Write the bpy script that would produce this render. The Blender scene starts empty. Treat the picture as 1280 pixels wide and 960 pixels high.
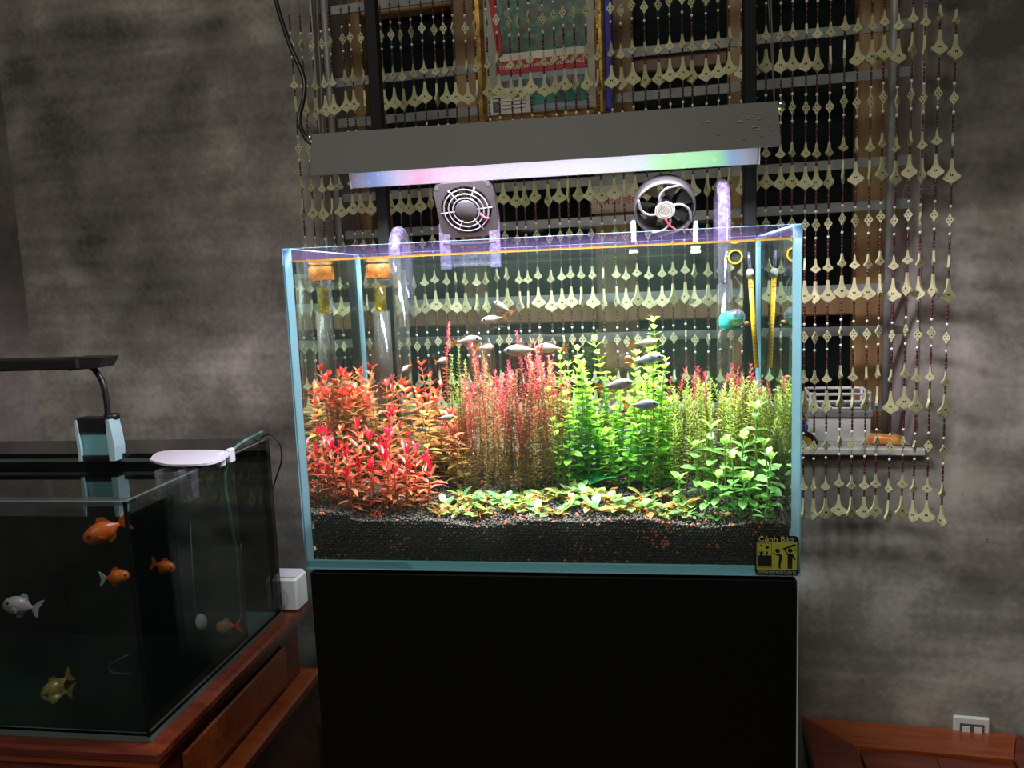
import bpy, math, random
import numpy as np
from mathutils import Vector, Matrix
random.seed(7); rnd = random.random
def U(a, b): return a + (b - a) * rnd()
SC = bpy.context.scene
COL = SC.collection
PI = math.pi

# ------------------------------------------------------------------ camera
# world frame: X along the planted tank's front, Y into the room's back wall, Z up; origin = tank's front lower left corner
CAM = Vector((0.4130, -0.9144, 0.3486)); YAW, PITCH, ROLL, FPX = 0.1517, 0.1269, -0.0399, 990.15
_f = Vector((-math.sin(YAW) * math.cos(PITCH), math.cos(YAW) * math.cos(PITCH), -math.sin(PITCH)))
_r0 = Vector((math.cos(YAW), math.sin(YAW), 0)); _u0 = _r0.cross(_f)
_r = math.cos(ROLL) * _r0 + math.sin(ROLL) * _u0
_u = -math.sin(ROLL) * _r0 + math.cos(ROLL) * _u0
cd = bpy.data.cameras.new('camera'); cam = bpy.data.objects.new('camera', cd); COL.objects.link(cam)
m = Matrix((_r, _u, -_f)).transposed().to_4x4(); m.translation = CAM
cam.matrix_world = m
cd.sensor_width = 36; cd.lens = FPX / 1280 * 36; cd.clip_start = 0.02
SC.camera = cam

# ------------------------------------------------------------------ world, fill light, exposure
w = bpy.data.worlds.new('night_room'); SC.world = w; w.use_nodes = True
w.node_tree.nodes['Background'].inputs[0].default_value = (1.0, 0.96, 0.88, 1)
w.node_tree.nodes['Background'].inputs[1].default_value = 0.05
def area(name, loc, target, sx, sy, power, col):
    l = bpy.data.lights.new(name, 'AREA'); l.shape = 'RECTANGLE'; l.size = sx; l.size_y = sy; l.energy = power; l.color = col
    o = bpy.data.objects.new(name, l); COL.objects.link(o); o.location = loc
    o.rotation_euler = (Vector(target) - Vector(loc)).to_track_quat('-Z', 'Y').to_euler()
    return o
area('room_fill_light', (-0.2, -2.5, 2.55), (0.2, 0.2, 0.1), 1.4, 0.9, 33.0, (1.0, 0.96, 0.83))  # unseen fill lamp, added to brighten the hood front and goldfish
SC.view_settings.view_transform = 'Standard'; SC.view_settings.look = 'None'
SC.view_settings.exposure = 0.12; SC.view_settings.gamma = 1.0; SC.view_settings.use_curve_mapping = False
cy = SC.cycles
cy.transparent_max_bounces = 28; cy.max_bounces = 10; cy.diffuse_bounces = 3; cy.glossy_bounces = 5
cy.transmission_bounces = 6; cy.caustics_reflective = False; cy.caustics_refractive = False
cy.use_denoising = True; cy.sample_clamp_indirect = 4.0

# ------------------------------------------------------------------ placing helpers
def ray(x, y):
    return (_f + _r * ((x - 640) / FPX) - _u * ((y - 480) / FPX))
def at(x, y, Y):
    d = ray(x, y); return CAM + d * ((Y - CAM.y) / d.y)
def atz(x, y, z):
    d = ray(x, y); return CAM + d * ((z - CAM.z) / d.z)
PHI = math.radians(-4.5); OW = Vector((0.3, 0.44, 0))
EX = Vector((math.cos(PHI), math.sin(PHI), 0)); EN = Vector((-math.sin(PHI), math.cos(PHI), 0))
def wl(x, y, off=0.0):                      # pixel -> (x, z) on the plane parallel to the back wall at depth off behind its face
    d = ray(x, y); t = ((OW + EN * off - CAM).dot(EN)) / d.dot(EN); P = CAM + d * t
    return ((P - OW).dot(EX), P.z)

# ------------------------------------------------------------------ materials
def newmat(name):
    mt = bpy.data.materials.new(name); mt.use_nodes = True; nt = mt.node_tree; nt.nodes.clear()
    out = nt.nodes.new('ShaderNodeOutputMaterial'); return mt, nt, out
def pbr(name, col, rough=0.5, metal=0.0, noise=0.0, nscale=20.0, col2=None, bump=0.0, spec=0.5, stretch=(1, 1, 1), emit=None, estr=0, coat=0.0, coords='Object', detail=4.0):
    mt, nt, out = newmat(name)
    b = nt.nodes.new('ShaderNodeBsdfPrincipled'); nt.links.new(b.outputs[0], out.inputs[0])
    b.inputs['Base Color'].default_value = (*col, 1); b.inputs['Roughness'].default_value = rough
    b.inputs['Metallic'].default_value = metal; b.inputs['Specular IOR Level'].default_value = spec
    b.inputs['Coat Weight'].default_value = coat; b.inputs['Coat Roughness'].default_value = 0.1
    if emit: b.inputs['Emission Color'].default_value = (*emit, 1); b.inputs['Emission Strength'].default_value = estr
    if noise or bump or col2:
        tc = nt.nodes.new('ShaderNodeTexCoord'); mp = nt.nodes.new('ShaderNodeMapping'); mp.inputs['Scale'].default_value = stretch
        nz = nt.nodes.new('ShaderNodeTexNoise'); nz.inputs['Scale'].default_value = nscale; nz.inputs['Detail'].default_value = detail
        nt.links.new(tc.outputs[coords], mp.inputs[0]); nt.links.new(mp.outputs[0], nz.inputs[0])
        c2 = col2 or tuple(c * (1 - noise) for c in col)
        rp = nt.nodes.new('ShaderNodeValToRGB'); rp.color_ramp.elements[0].position = 0.35; rp.color_ramp.elements[1].position = 0.65
        rp.color_ramp.elements[0].color = (*c2, 1); rp.color_ramp.elements[1].color = (*col, 1)
        nt.links.new(nz.outputs[0], rp.inputs[0]); nt.links.new(rp.outputs[0], b.inputs['Base Color'])
        if bump:
            bp = nt.nodes.new('ShaderNodeBump'); bp.inputs['Strength'].default_value = bump; bp.inputs['Distance'].default_value = 0.004
            nt.links.new(nz.outputs[0], bp.inputs['Height']); nt.links.new(bp.outputs[0], b.inputs['Normal'])
    return mt
def glass(name, tint=(1, 1, 1), base=0.03, edge=0.5, gcol=(1, 1, 1), rough=0.0, power=4.0, film=None, film_amt=0.0, film_col=(.5, .5, .6), film_scale=300):
    """clear pane: see-through with an angle dependent reflection, optional film of droplets / haze"""
    mt, nt, out = newmat(name)
    t = nt.nodes.new('ShaderNodeBsdfTransparent'); t.inputs[0].default_value = (*tint, 1)
    g = nt.nodes.new('ShaderNodeBsdfGlossy'); g.inputs['Color'].default_value = (*gcol, 1); g.inputs['Roughness'].default_value = rough
    lw = nt.nodes.new('ShaderNodeLayerWeight'); lw.inputs[0].default_value = 0.5
    p = nt.nodes.new('ShaderNodeMath'); p.operation = 'POWER'; p.inputs[1].default_value = power
    mu = nt.nodes.new('ShaderNodeMath'); mu.operation = 'MULTIPLY_ADD'; mu.inputs[1].default_value = edge; mu.inputs[2].default_value = base
    nt.links.new(lw.outputs['Facing'], p.inputs[0]); nt.links.new(p.outputs[0], mu.inputs[0])
    mx = nt.nodes.new('ShaderNodeMixShader'); nt.links.new(mu.outputs[0], mx.inputs[0]); nt.links.new(t.outputs[0], mx.inputs[1]); nt.links.new(g.outputs[0], mx.inputs[2])
    last = mx
    if film_amt:
        tc = nt.nodes.new('ShaderNodeTexCoord'); nz = nt.nodes.new('ShaderNodeTexNoise'); nz.inputs['Scale'].default_value = film_scale; nz.inputs['Detail'].default_value = 3
        nt.links.new(tc.outputs['Object'], nz.inputs[0])
        rp = nt.nodes.new('ShaderNodeMapRange'); rp.inputs[1].default_value = 0.42; rp.inputs[2].default_value = 0.72; rp.inputs[3].default_value = film_amt * .35; rp.inputs[4].default_value = film_amt
        nt.links.new(nz.outputs[0], rp.inputs[0])
        df = nt.nodes.new('ShaderNodeBsdfDiffuse'); df.inputs[0].default_value = (*film_col, 1)
        tl = nt.nodes.new('ShaderNodeBsdfTranslucent'); tl.inputs[0].default_value = (*film_col, 1)
        ad = nt.nodes.new('ShaderNodeMixShader'); nt.links.new(df.outputs[0], ad.inputs[1]); nt.links.new(tl.outputs[0], ad.inputs[2])
        m2 = nt.nodes.new('ShaderNodeMixShader'); nt.links.new(rp.outputs[0], m2.inputs[0]); nt.links.new(mx.outputs[0], m2.inputs[1]); nt.links.new(ad.outputs[0], m2.inputs[2]); last = m2
    nt.links.new(last.outputs[0], out.inputs[0]); return mt
def milky(name, col, trans=0.5, rough=0.3):
    """frosted light-passing solid: glass edges, silicone, leaves"""
    mt, nt, out = newmat(name)
    d = nt.nodes.new('ShaderNodeBsdfDiffuse'); t = nt.nodes.new('ShaderNodeBsdfTranslucent')
    d.inputs[0].default_value = (*col, 1); t.inputs[0].default_value = (*col, 1)
    mx = nt.nodes.new('ShaderNodeMixShader'); mx.inputs[0].default_value = trans
    nt.links.new(d.outputs[0], mx.inputs[1]); nt.links.new(t.outputs[0], mx.inputs[2]); nt.links.new(mx.outputs[0], out.inputs[0]); return mt
def attr_leaf(name, trans=0.5, gloss=0.05):
    mt, nt, out = newmat(name)
    a = nt.nodes.new('ShaderNodeAttribute'); a.attribute_name = 'Col'
    d = nt.nodes.new('ShaderNodeBsdfDiffuse'); t = nt.nodes.new('ShaderNodeBsdfTranslucent'); g = nt.nodes.new('ShaderNodeBsdfGlossy'); g.inputs['Roughness'].default_value = 0.35
    nt.links.new(a.outputs['Color'], d.inputs[0]); nt.links.new(a.outputs['Color'], t.inputs[0])
    mx = nt.nodes.new('ShaderNodeMixShader'); mx.inputs[0].default_value = trans
    m2 = nt.nodes.new('ShaderNodeMixShader'); m2.inputs[0].default_value = gloss
    nt.links.new(d.outputs[0], mx.inputs[1]); nt.links.new(t.outputs[0], mx.inputs[2]); nt.links.new(mx.outputs[0], m2.inputs[1]); nt.links.new(g.outputs[0], m2.inputs[2]); nt.links.new(m2.outputs[0], out.inputs[0]); return mt
def concrete(name, dark, light, seed=0.0):
    mt, nt, out = newmat(name); N = nt.nodes.new; L = nt.links.new
    b = N('ShaderNodeBsdfPrincipled'); b.inputs['Roughness'].default_value = 0.7; b.inputs['Specular IOR Level'].default_value = 0.25; L(b.outputs[0], out.inputs[0])
    tc = N('ShaderNodeTexCoord'); mp = N('ShaderNodeMapping'); mp.inputs['Location'].default_value = (seed, seed * .7, seed * 1.3); L(tc.outputs['Object'], mp.inputs[0])
    def noise(s, d, dist, stretch=None):
        n = N('ShaderNodeTexNoise'); n.inputs['Scale'].default_value = s; n.inputs['Detail'].default_value = d; n.inputs['Distortion'].default_value = dist
        if stretch:
            q = N('ShaderNodeMapping'); q.inputs['Scale'].default_value = stretch; L(mp.outputs[0], q.inputs[0]); L(q.outputs[0], n.inputs[0])
        else: L(mp.outputs[0], n.inputs[0])
        return n
    big = noise(2.6, 6, 0.6); mid = noise(9, 8, 0.4); streak = noise(6, 6, 0.2, (0.35, 1, 5)); fine = noise(90, 4, 0)
    def mixf(a, bb, f):
        x = N('ShaderNodeMix'); x.data_type = 'FLOAT'; x.inputs[0].default_value = f; L(a, x.inputs[2]); L(bb, x.inputs[3]); return x.outputs[0]
    v = mixf(mixf(big.outputs[0], mid.outputs[0], 0.30), streak.outputs[0], 0.18); v = mixf(v, fine.outputs[0], 0.12)
    rp = N('ShaderNodeValToRGB'); e = rp.color_ramp.elements; e[0].position = 0.41; e[0].color = (*dark, 1); e[1].position = 0.64; e[1].color = (*light, 1)
    k = rp.color_ramp.elements.new(0.52); k.color = (*[a * .65 + c * .35 for a, c in zip(dark, light)], 1)
    L(v, rp.inputs[0])
    # small dark pits
    vo = N('ShaderNodeTexVoronoi'); vo.inputs['Scale'].default_value = 26; L(mp.outputs[0], vo.inputs[0])
    pr = N('ShaderNodeMapRange'); pr.inputs[1].default_value = 0.02; pr.inputs[2].default_value = 0.06; pr.inputs[3].default_value = 0.45; pr.inputs[4].default_value = 1; L(vo.outputs['Distance'], pr.inputs[0])
    mm = N('ShaderNodeMix'); mm.data_type = 'RGBA'; mm.blend_type = 'MULTIPLY'; mm.inputs[0].default_value = 1; L(rp.outputs[0], mm.inputs[6]); L(pr.outputs[0], mm.inputs[7])
    L(mm.outputs[2], b.inputs['Base Color'])
    bp = N('ShaderNodeBump'); bp.inputs['Strength'].default_value = 0.25; bp.inputs['Distance'].default_value = 0.003; L(mid.outputs[0], bp.inputs['Height']); L(bp.outputs[0], b.inputs['Normal'])
    return mt
def wood(name, a, b_, scale=14, rough=0.35, stretch=(1, 8, 8), coat=0.3):
    return pbr(name, a, rough, 0, 0, scale, b_, 0.08, 0.5, stretch, coat=coat, detail=6)
def water_mat(name, tint):
    """water skin: from inside it mirrors past the critical angle (total internal reflection), else it is clear; from outside a weak reflection"""
    mt, nt, out = newmat(name); N = nt.nodes.new; L = nt.links.new
    t = N('ShaderNodeBsdfTransparent'); t.inputs[0].default_value = (*tint, 1)
    g = N('ShaderNodeBsdfGlossy'); g.inputs['Roughness'].default_value = 0.012; g.inputs['Color'].default_value = (.80, .86, .82, 1)
    lw = N('ShaderNodeLayerWeight'); lw.inputs[0].default_value = 0.5
    tir = N('ShaderNodeMapRange'); tir.inputs[1].default_value = 0.30; tir.inputs[2].default_value = 0.42; tir.inputs[3].default_value = 0.03; tir.inputs[4].default_value = 0.88
    L(lw.outputs['Facing'], tir.inputs[0])
    p = N('ShaderNodeMath'); p.operation = 'POWER'; p.inputs[1].default_value = 4.0; L(lw.outputs['Facing'], p.inputs[0])
    ou = N('ShaderNodeMath'); ou.operation = 'MULTIPLY_ADD'; ou.inputs[1].default_value = 0.8; ou.inputs[2].default_value = 0.02; L(p.outputs[0], ou.inputs[0])
    ge = N('ShaderNodeNewGeometry'); mf = N('ShaderNodeMix'); mf.data_type = 'FLOAT'
    L(ge.outputs['Backfacing'], mf.inputs[0]); L(ou.outputs[0], mf.inputs[2]); L(tir.outputs[0], mf.inputs[3])
    mx = N('ShaderNodeMixShader'); L(mf.outputs[0], mx.inputs[0]); L(t.outputs[0], mx.inputs[1]); L(g.outputs[0], mx.inputs[2]); L(mx.outputs[0], out.inputs[0]); return mt
def ramp_x(name, stops, lo, hi, rough=0.35, metal=0.5, speck=0.0):
    """coloured bands along object X (rainbow reflections of a foil, painted in)"""
    mt, nt, out = newmat(name); N = nt.nodes.new; L = nt.links.new
    b = N('ShaderNodeBsdfPrincipled'); b.inputs['Roughness'].default_value = rough; b.inputs['Metallic'].default_value = metal; L(b.outputs[0], out.inputs[0])
    tc = N('ShaderNodeTexCoord'); sp = N('ShaderNodeSeparateXYZ'); L(tc.outputs['Object'], sp.inputs[0])
    nz = N('ShaderNodeTexNoise'); nz.inputs['Scale'].default_value = 30; L(tc.outputs['Object'], nz.inputs[0])
    mr = N('ShaderNodeMapRange'); mr.inputs[1].default_value = lo; mr.inputs[2].default_value = hi; L(sp.outputs[0], mr.inputs[0])
    ad = N('ShaderNodeMath'); ad.operation = 'MULTIPLY_ADD'; ad.inputs[1].default_value = 0.05; L(nz.outputs[0], ad.inputs[0]); L(mr.outputs[0], ad.inputs[2])
    rp = N('ShaderNodeValToRGB'); e = rp.color_ramp.elements
    while len(e) > 1: e.remove(e[-1])
    e[0].position = stops[0][0]; e[0].color = (*stops[0][1], 1)
    for s, c in stops[1:]:
        k = e.new(s); k.color = (*c, 1)
    L(ad.outputs[0], rp.inputs[0])
    vo = N('ShaderNodeTexVoronoi'); vo.inputs['Scale'].default_value = 160; L(tc.outputs['Object'], vo.inputs[0])
    pr = N('ShaderNodeMapRange'); pr.inputs[1].default_value = 0.10; pr.inputs[2].default_value = 0.16; pr.inputs[3].default_value = speck; pr.inputs[4].default_value = 0; L(vo.outputs['Distance'], pr.inputs[0])
    mm = N('ShaderNodeMix'); mm.data_type = 'RGBA'; L(pr.outputs[0], mm.inputs[0]); L(rp.outputs[0], mm.inputs[6]); mm.inputs[7].default_value = (1, 1, 1, 1)
    L(mm.outputs[2], b.inputs['Base Color']); return mt
def crowd(name, base, tones, scale, stretch=(1, 1, 1)):
    """blurry printed photograph of a crowd: voronoi patches of cloth colours"""
    mt, nt, out = newmat(name); N = nt.nodes.new; L = nt.links.new
    b = N('ShaderNodeBsdfPrincipled'); b.inputs['Roughness'].default_value = 0.45; L(b.outputs[0], out.inputs[0])
    tc = N('ShaderNodeTexCoord'); mp = N('ShaderNodeMapping'); mp.inputs['Scale'].default_value = stretch; L(tc.outputs['Object'], mp.inputs[0])
    vo = N('ShaderNodeTexVoronoi'); vo.inputs['Scale'].default_value = scale; L(mp.outputs[0], vo.inputs[0])
    sp = N('ShaderNodeSeparateColor'); L(vo.outputs['Color'], sp.inputs[0])
    rp = N('ShaderNodeValToRGB'); rp.color_ramp.interpolation = 'CONSTANT'; e = rp.color_ramp.elements
    e[0].color = (*base, 1); e[1].position = 0.97; e[1].color = (*tones[-1], 1)
    for i, t in enumerate(tones[:-1]):
        k = e.new(0.3 + 0.65 * i / max(1, len(tones) - 1)); k.color = (*t, 1)
    L(sp.outputs[0], rp.inputs[0]); L(rp.outputs[0], b.inputs['Base Color']); return mt

M = {}
M['wall'] = concrete('grey_cement_plaster', (0.075, 0.070, 0.060), (0.50, 0.46, 0.42))
M['wall2'] = concrete('grey_cement_plaster_side', (0.12, 0.11, 0.10), (0.42, 0.39, 0.37), 5.0)
M['floor'] = pbr('brown_floor_tile', (0.16, 0.10, 0.07), 0.3, 0, .4, 8)
M['reveal'] = pbr('pale_lime_plaster', (0.46, 0.42, 0.40), 0.7, 0, 0, 12, (0.30, 0.27, 0.25), 0.15)
M['sill'] = pbr('white_stone_sill', (0.62, 0.60, 0.58), 0.4, 0, 0, 15, (0.45, 0.43, 0.41))
M['tan'] = wood('tan_window_wood', (0.36, 0.22, 0.09), (0.24, 0.14, 0.06), 10, 0.5, (8, 8, 1), 0.0)
M['brownwood'] = wood('brown_window_wood', (0.16, 0.07, 0.035), (0.09, 0.04, 0.02), 10, 0.5, (8, 8, 1), 0.0)
M['night'] = pbr('dark_window_glass', (0.006, 0.012, 0.012), 0.08, 0, spec=0.35)
M['steel'] = pbr('grey_painted_steel', (0.30, 0.31, 0.31), 0.5, 0.2, 0, 25, (0.20, 0.21, 0.21))
M['gold'] = pbr('gilt_moulding', (0.50, 0.30, 0.07), 0.4, 0.5, 0, 60, (0.20, 0.10, 0.02), 0.3)
M['paper'] = pbr('old_paper', (0.42, 0.40, 0.34), 0.7, 0, .2, 12)
M['cardpaper'] = pbr('card_paper', (0.55, 0.52, 0.46), 0.7)
M['printred'] = pbr('print_red', (0.42, 0.02, 0.02), 0.6)
M['printwhite'] = pbr('print_white', (0.75, 0.72, 0.66), 0.6)
M['printdark'] = pbr('print_dark', (0.05, 0.05, 0.05), 0.6)
M['crowd'] = crowd('printed_green_crowd', (0.02, 0.06, 0.035), [(0.03, 0.13, 0.07), (0.05, 0.17, 0.10), (0.10, 0.07, 0.05), (0.02, 0.09, 0.06), (0.20, 0.14, 0.10)], 110)
M['crowd2'] = crowd('printed_blue_crowd', (0.04, 0.05, 0.11), [(0.03, 0.10, 0.12), (0.16, 0.12, 0.12), (0.02, 0.05, 0.09), (0.22, 0.05, 0.06), (0.2, 0.2, 0.22)], 120, (1, 1, .5))
M['rows'] = crowd('printed_green_row', (0.0, 0.12, 0.08), [(0.01, 0.18, 0.12), (0.01, 0.10, 0.07), (0.02, 0.22, 0.15), (0.05, 0.04, 0.08)], 130, (1, 1, .12))
M['skyblue'] = pbr('print_pale_blue', (0.30, 0.38, 0.42), 0.6, 0, .25, 40)
M['bluecloth'] = pbr('blue_ribbon', (0.02, 0.02, 0.30), 0.6)
M['pendant'] = pbr('cream_plastic', (0.54, 0.52, 0.30), 0.4, 0, 0, 40, (0.44, 0.42, 0.24))
M['hole'] = pbr('dark_hole', (0.01, 0.01, 0.01), 0.8)
M['redbead'] = pbr('dark_red_bead', (0.075, 0.012, 0.015), 0.3)
M['whitebead'] = pbr('white_bead', (0.8, 0.8, 0.74), 0.3)
M['black'] = pbr('black_cabinet', (0.003, 0.004, 0.003), 0.38, spec=0.18)
M['blackplastic'] = pbr('black_plastic', (0.012, 0.012, 0.014), 0.38)
M['fanplastic'] = pbr('dark_grey_fan_plastic', (0.017, 0.0155, 0.018), 0.35)
M['wireguard'] = pbr('grey_guard_ring', (0.10, 0.095, 0.11), 0.35, 0.3)
M['edge'] = milky('painted_blue_edge_glow', (0.46, 0.80, 1.0), 0.38)  # bright blue stands in for lamp light piped through the glass
M['edgelow'] = milky('painted_aqua_edge_glow', (0.34, 0.84, 1.0), 0.05)  # piped glow of the bottom edge, painted as a brighter colour
M['edgewhite'] = pbr('pale_edge_band', (0.6, 0.6, 0.6), 0.4)
M['pane'] = glass('clear_tank_glass', (0.985, 0.995, 0.99), 0.012, 0.35, film_amt=.014, film_col=(.60, .80, .66), film_scale=14)  # greenish film imitates the veil of light scattered in the water
M['rimpane'] = glass('droplet_spotted_glass', (0.93, 0.92, 0.96), 0.02, 0.35, film_amt=0.075, film_col=(0.34, 0.28, 0.58), film_scale=420)  # droplets whose purple reflected light is put into the film colour
M['water'] = water_mat('tank_water', (0.86, 0.945, 0.92))
M['scum'] = milky('yellow_waterline', (0.62, 0.42, 0.10), 0.6)
M['acrylic'] = glass('clear_acrylic', (0.90, 0.92, 0.91), 0.03, 0.55, rough=.12, power=2.2, gcol=(.75, .8, .8), film_amt=.08, film_col=(.6, .6, .5), film_scale=60)
M['acrylicsheen'] = glass('clear_tube_lilac_sheen', (0.86, 0.84, 0.94), 0.06, 0.7, rough=.08, power=1.8, film_amt=0.25, film_col=(0.62, 0.55, 0.90), film_scale=160)  # clear acrylic; lilac lamp sheen put into the film colour
M['bracket'] = glass('frosted_acrylic_bracket', (0.8, 0.78, 0.92), 0.06, 0.5, film_amt=0.30, film_col=(0.45, 0.42, 0.62), film_scale=200)
M['yellowtube'] = glass('yellowish_acrylic', (0.78, 0.70, 0.22), 0.05, 0.6, film_amt=0.35, film_col=(0.75, 0.62, 0.12), film_scale=120)
M['greytube'] = glass('grey_clear_tube', (0.60, 0.60, 0.58), 0.04, 0.5, rough=.12, power=2.2, film_amt=.38, film_col=(.30, .28, .25), film_scale=12)
M['orangecap'] = glass('orange_tinted_cap', (0.95, 0.72, 0.42), 0.04, 0.5, film_amt=0.5, film_col=(0.85, 0.42, 0.14), film_scale=90)
M['yellow'] = pbr('yellow_backing', (0.80, 0.45, 0.02), 0.4)
M['white'] = pbr('white_plastic', (0.75, 0.75, 0.76), 0.35)
M['palewhite'] = pbr('pale_lilac_plastic', (0.74, 0.68, 0.80), 0.3)
M['clampblue'] = pbr('pale_blue_clamp', (0.45, 0.68, 0.74), 0.35)
M['clampblue2'] = pbr('blue_clamp_web', (0.22, 0.50, 0.58), 0.4)
M['hood'] = pbr('grey_sheet_metal', (0.155, 0.15, 0.145), 0.5, 0.0, 0, 9, (0.14, 0.135, 0.13), spec=.3)
M['scuff'] = pbr('pale_scuff', (0.32, 0.31, 0.30), 0.6)
M['foil'] = ramp_x('painted_rainbow_reflector', [(0.0, (0.0253, 0.0242, 0.0369)), (.05, (0.0242, 0.0242, 0.0369)), (.09, (0.0066, 0.0171, 0.0451)), (.15, (0.0253, 0.0242, 0.0380)), (.20, (0.0401, 0.0132, 0.0253)), (.27, (0.0369, 0.0253, 0.0401)), (.42, (0.0275, 0.0292, 0.0424)), (.60, (0.0303, 0.0330, 0.0424)), (.73, (0.0253, 0.0314, 0.0369)), (.80, (0.0105, 0.0380, 0.0110)), (.92, (0.0083, 0.0401, 0.0132)), (.955, (0.0044, 0.0209, 0.0401)), (.99, (0.0242, 0.0292, 0.0369))], 0.0, 0.57, 0.55, 0.0, 0.04)  # rainbow reflections painted as bands of base colour
M['led'] = pbr('led_strip', (0.8, 0.8, 0.85), 0.4, emit=(1, 0.94, 1.0), estr=2.0)
M['chrome'] = pbr('chrome', (0.8, 0.8, 0.82), 0.12, 1.0)
M['post'] = pbr('matt_black_post', (0.006, 0.007, 0.007), 0.55, spec=.2)
M['wire'] = pbr('thin_steel_wire', (0.45, 0.45, 0.44), 0.35, 0.8)
M['soil'] = pbr('black_soil_granules', (0.030, 0.026, 0.028), 0.75, 0, 0, 400, (0.018, 0.014, 0.013))
M['granule'] = pbr('dark_granule', (0.095, 0.076, 0.068), 0.6, 0, 0, 260, (0.024, 0.018, 0.014))
M['redgranule'] = pbr('red_clay_granule', (0.80, 0.22, 0.11), 0.7, 0, 0, 90, (0.55, 0.10, 0.07))
M['leaf'] = attr_leaf('water_plant_leaf')
M['stem'] = attr_leaf('water_plant_stem', 0.2)
M['redwood'] = wood('varnished_red_wood', (0.19, 0.032, 0.012), (0.095, 0.013, 0.006), 9, 0.28, (1, 7, 7), 0.5)
M['redwood2'] = wood('varnished_red_wood_orange', (0.36, 0.078, 0.018), (0.24, 0.042, 0.011), 9, 0.3, (1, 9, 9), 0.5)
M['tankblack'] = pbr('black_tank_panel', (0.006, 0.007, 0.007), 0.12, spec=.35)
M['tankfloor'] = pbr('dark_green_tank_floor', (0.04, 0.095, 0.085), 0.35)
M['darkpane'] = glass('dark_tank_glass', (0.86, 0.90, 0.89), 0.02, 0.35)
M['greenedge'] = pbr('grey_green_glass_edge', (0.10, 0.13, 0.125), 0.25)
M['teal'] = glass('teal_air_tube', (0.42, 0.62, 0.60), 0.08, 0.5, film_amt=0.9, film_col=(0.34, 0.58, 0.56), film_scale=40)
M['cup'] = glass('clear_cup_plastic', (0.93, 0.92, 0.95), 0.05, 0.6, power=2.0, film_amt=.16, film_col=(.6, .56, .66), film_scale=120)
M['gapstrip'] = glass('grey_gap_strip', (0.75, 0.78, 0.78), 0.04, 0.5, film_amt=.5, film_col=(.16, .18, .18), film_scale=60)
M['socketgrey'] = pbr('socket_grey', (0.10, 0.10, 0.11), 0.4)
M['stickyellow'] = pbr('sticker_yellow', (0.44, 0.45, 0.06), 0.45)
M['stickblack'] = pbr('sticker_black', (0.012, 0.016, 0.014), 0.35)
M['sticktext'] = pbr('sticker_lettering', (0.55, 0.55, 0.28), 0.5)
M['aqua'] = milky('turquoise_backing', (0.10, 0.72, 0.62), 0.4)
M['greenliquid'] = milky('green_indicator', (0.02, 0.42, 0.16), 0.5)
M['snail'] = pbr('brown_snail_shell', (0.40, 0.20, 0.08), 0.4, 0, .5, 60)
M['snailpale'] = pbr('olive_snail_shell', (0.36, 0.30, 0.12), 0.4, 0, .5, 60)
M['fishbody'] = pbr('silvery_fish', (0.40, 0.34, 0.30), 0.5, 0.0, 0, 50, (0.32, 0.28, 0.26))
M['fishback'] = pbr('blue_silver_fish', (0.27, 0.34, 0.44), 0.45, 0.0, 0, 90, (0.36, 0.32, 0.31))
M['fishorange'] = glass('orange_fin', (0.85, 0.55, 0.35), 0.02, 0.1, film_amt=.6, film_col=(0.70, 0.32, 0.10), film_scale=200)
M['fishfin'] = glass('pale_pink_fin', (0.85, 0.75, 0.72), 0.02, 0.1, film_amt=.5, film_col=(0.50, 0.33, 0.32), film_scale=200)
M['eye'] = pbr('fish_eye', (0.01, 0.01, 0.01), 0.15)
M['eyering'] = pbr('fish_eye_ring', (0.5, 0.45, 0.2), 0.3)
M['goldorange'] = pbr('orange_goldfish', (0.85, 0.17, 0.02), 0.35, 0, 0, 60, (0.72, 0.08, 0.01))
M['goldfin'] = milky('orange_goldfish_fin', (0.80, 0.17, 0.03), 0.5)
M['whitefish'] = pbr('pinkish_white_goldfish', (0.62, 0.46, 0.46), 0.35, 0, 0, 22, (0.40, 0.25, 0.26))
M['whitefin'] = milky('white_goldfish_fin', (0.60, 0.56, 0.58), 0.5)
M['calico'] = pbr('yellow_brown_goldfish', (0.58, 0.30, 0.05), 0.35, 0, 0, 30, (0.14, 0.07, 0.02))
M['calicofin'] = milky('yellow_goldfish_fin', (0.45, 0.22, 0.05), 0.5)
M['twotone'] = pbr('white_orange_goldfish', (0.62, 0.52, 0.48), 0.35, 0, 0, 16, (0.80, 0.24, 0.04))
M['toyorange'] = pbr('orange_printed_wrapper', (0.85, 0.42, 0.10), 0.35, 0, 0, 60, (0.80, 0.22, 0.06))
M['toolyellow'] = pbr('yellow_handle', (0.45, 0.28, 0.03), 0.4)
M['toolblue'] = pbr('blue_handle', (0.03, 0.12, 0.45), 0.4)
M['skin'] = pbr('rubber_tan', (0.42, 0.22, 0.12), 0.5)
M['fanlabel'] = pbr('grey_fan_label', (0.42, 0.41, 0.38), 0.4)
M['darkgrey'] = pbr('dark_label_print', (0.09, 0.09, 0.085), 0.5)
M['redwirem'] = pbr('red_wire', (0.5, 0.03, 0.04), 0.4)

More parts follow.
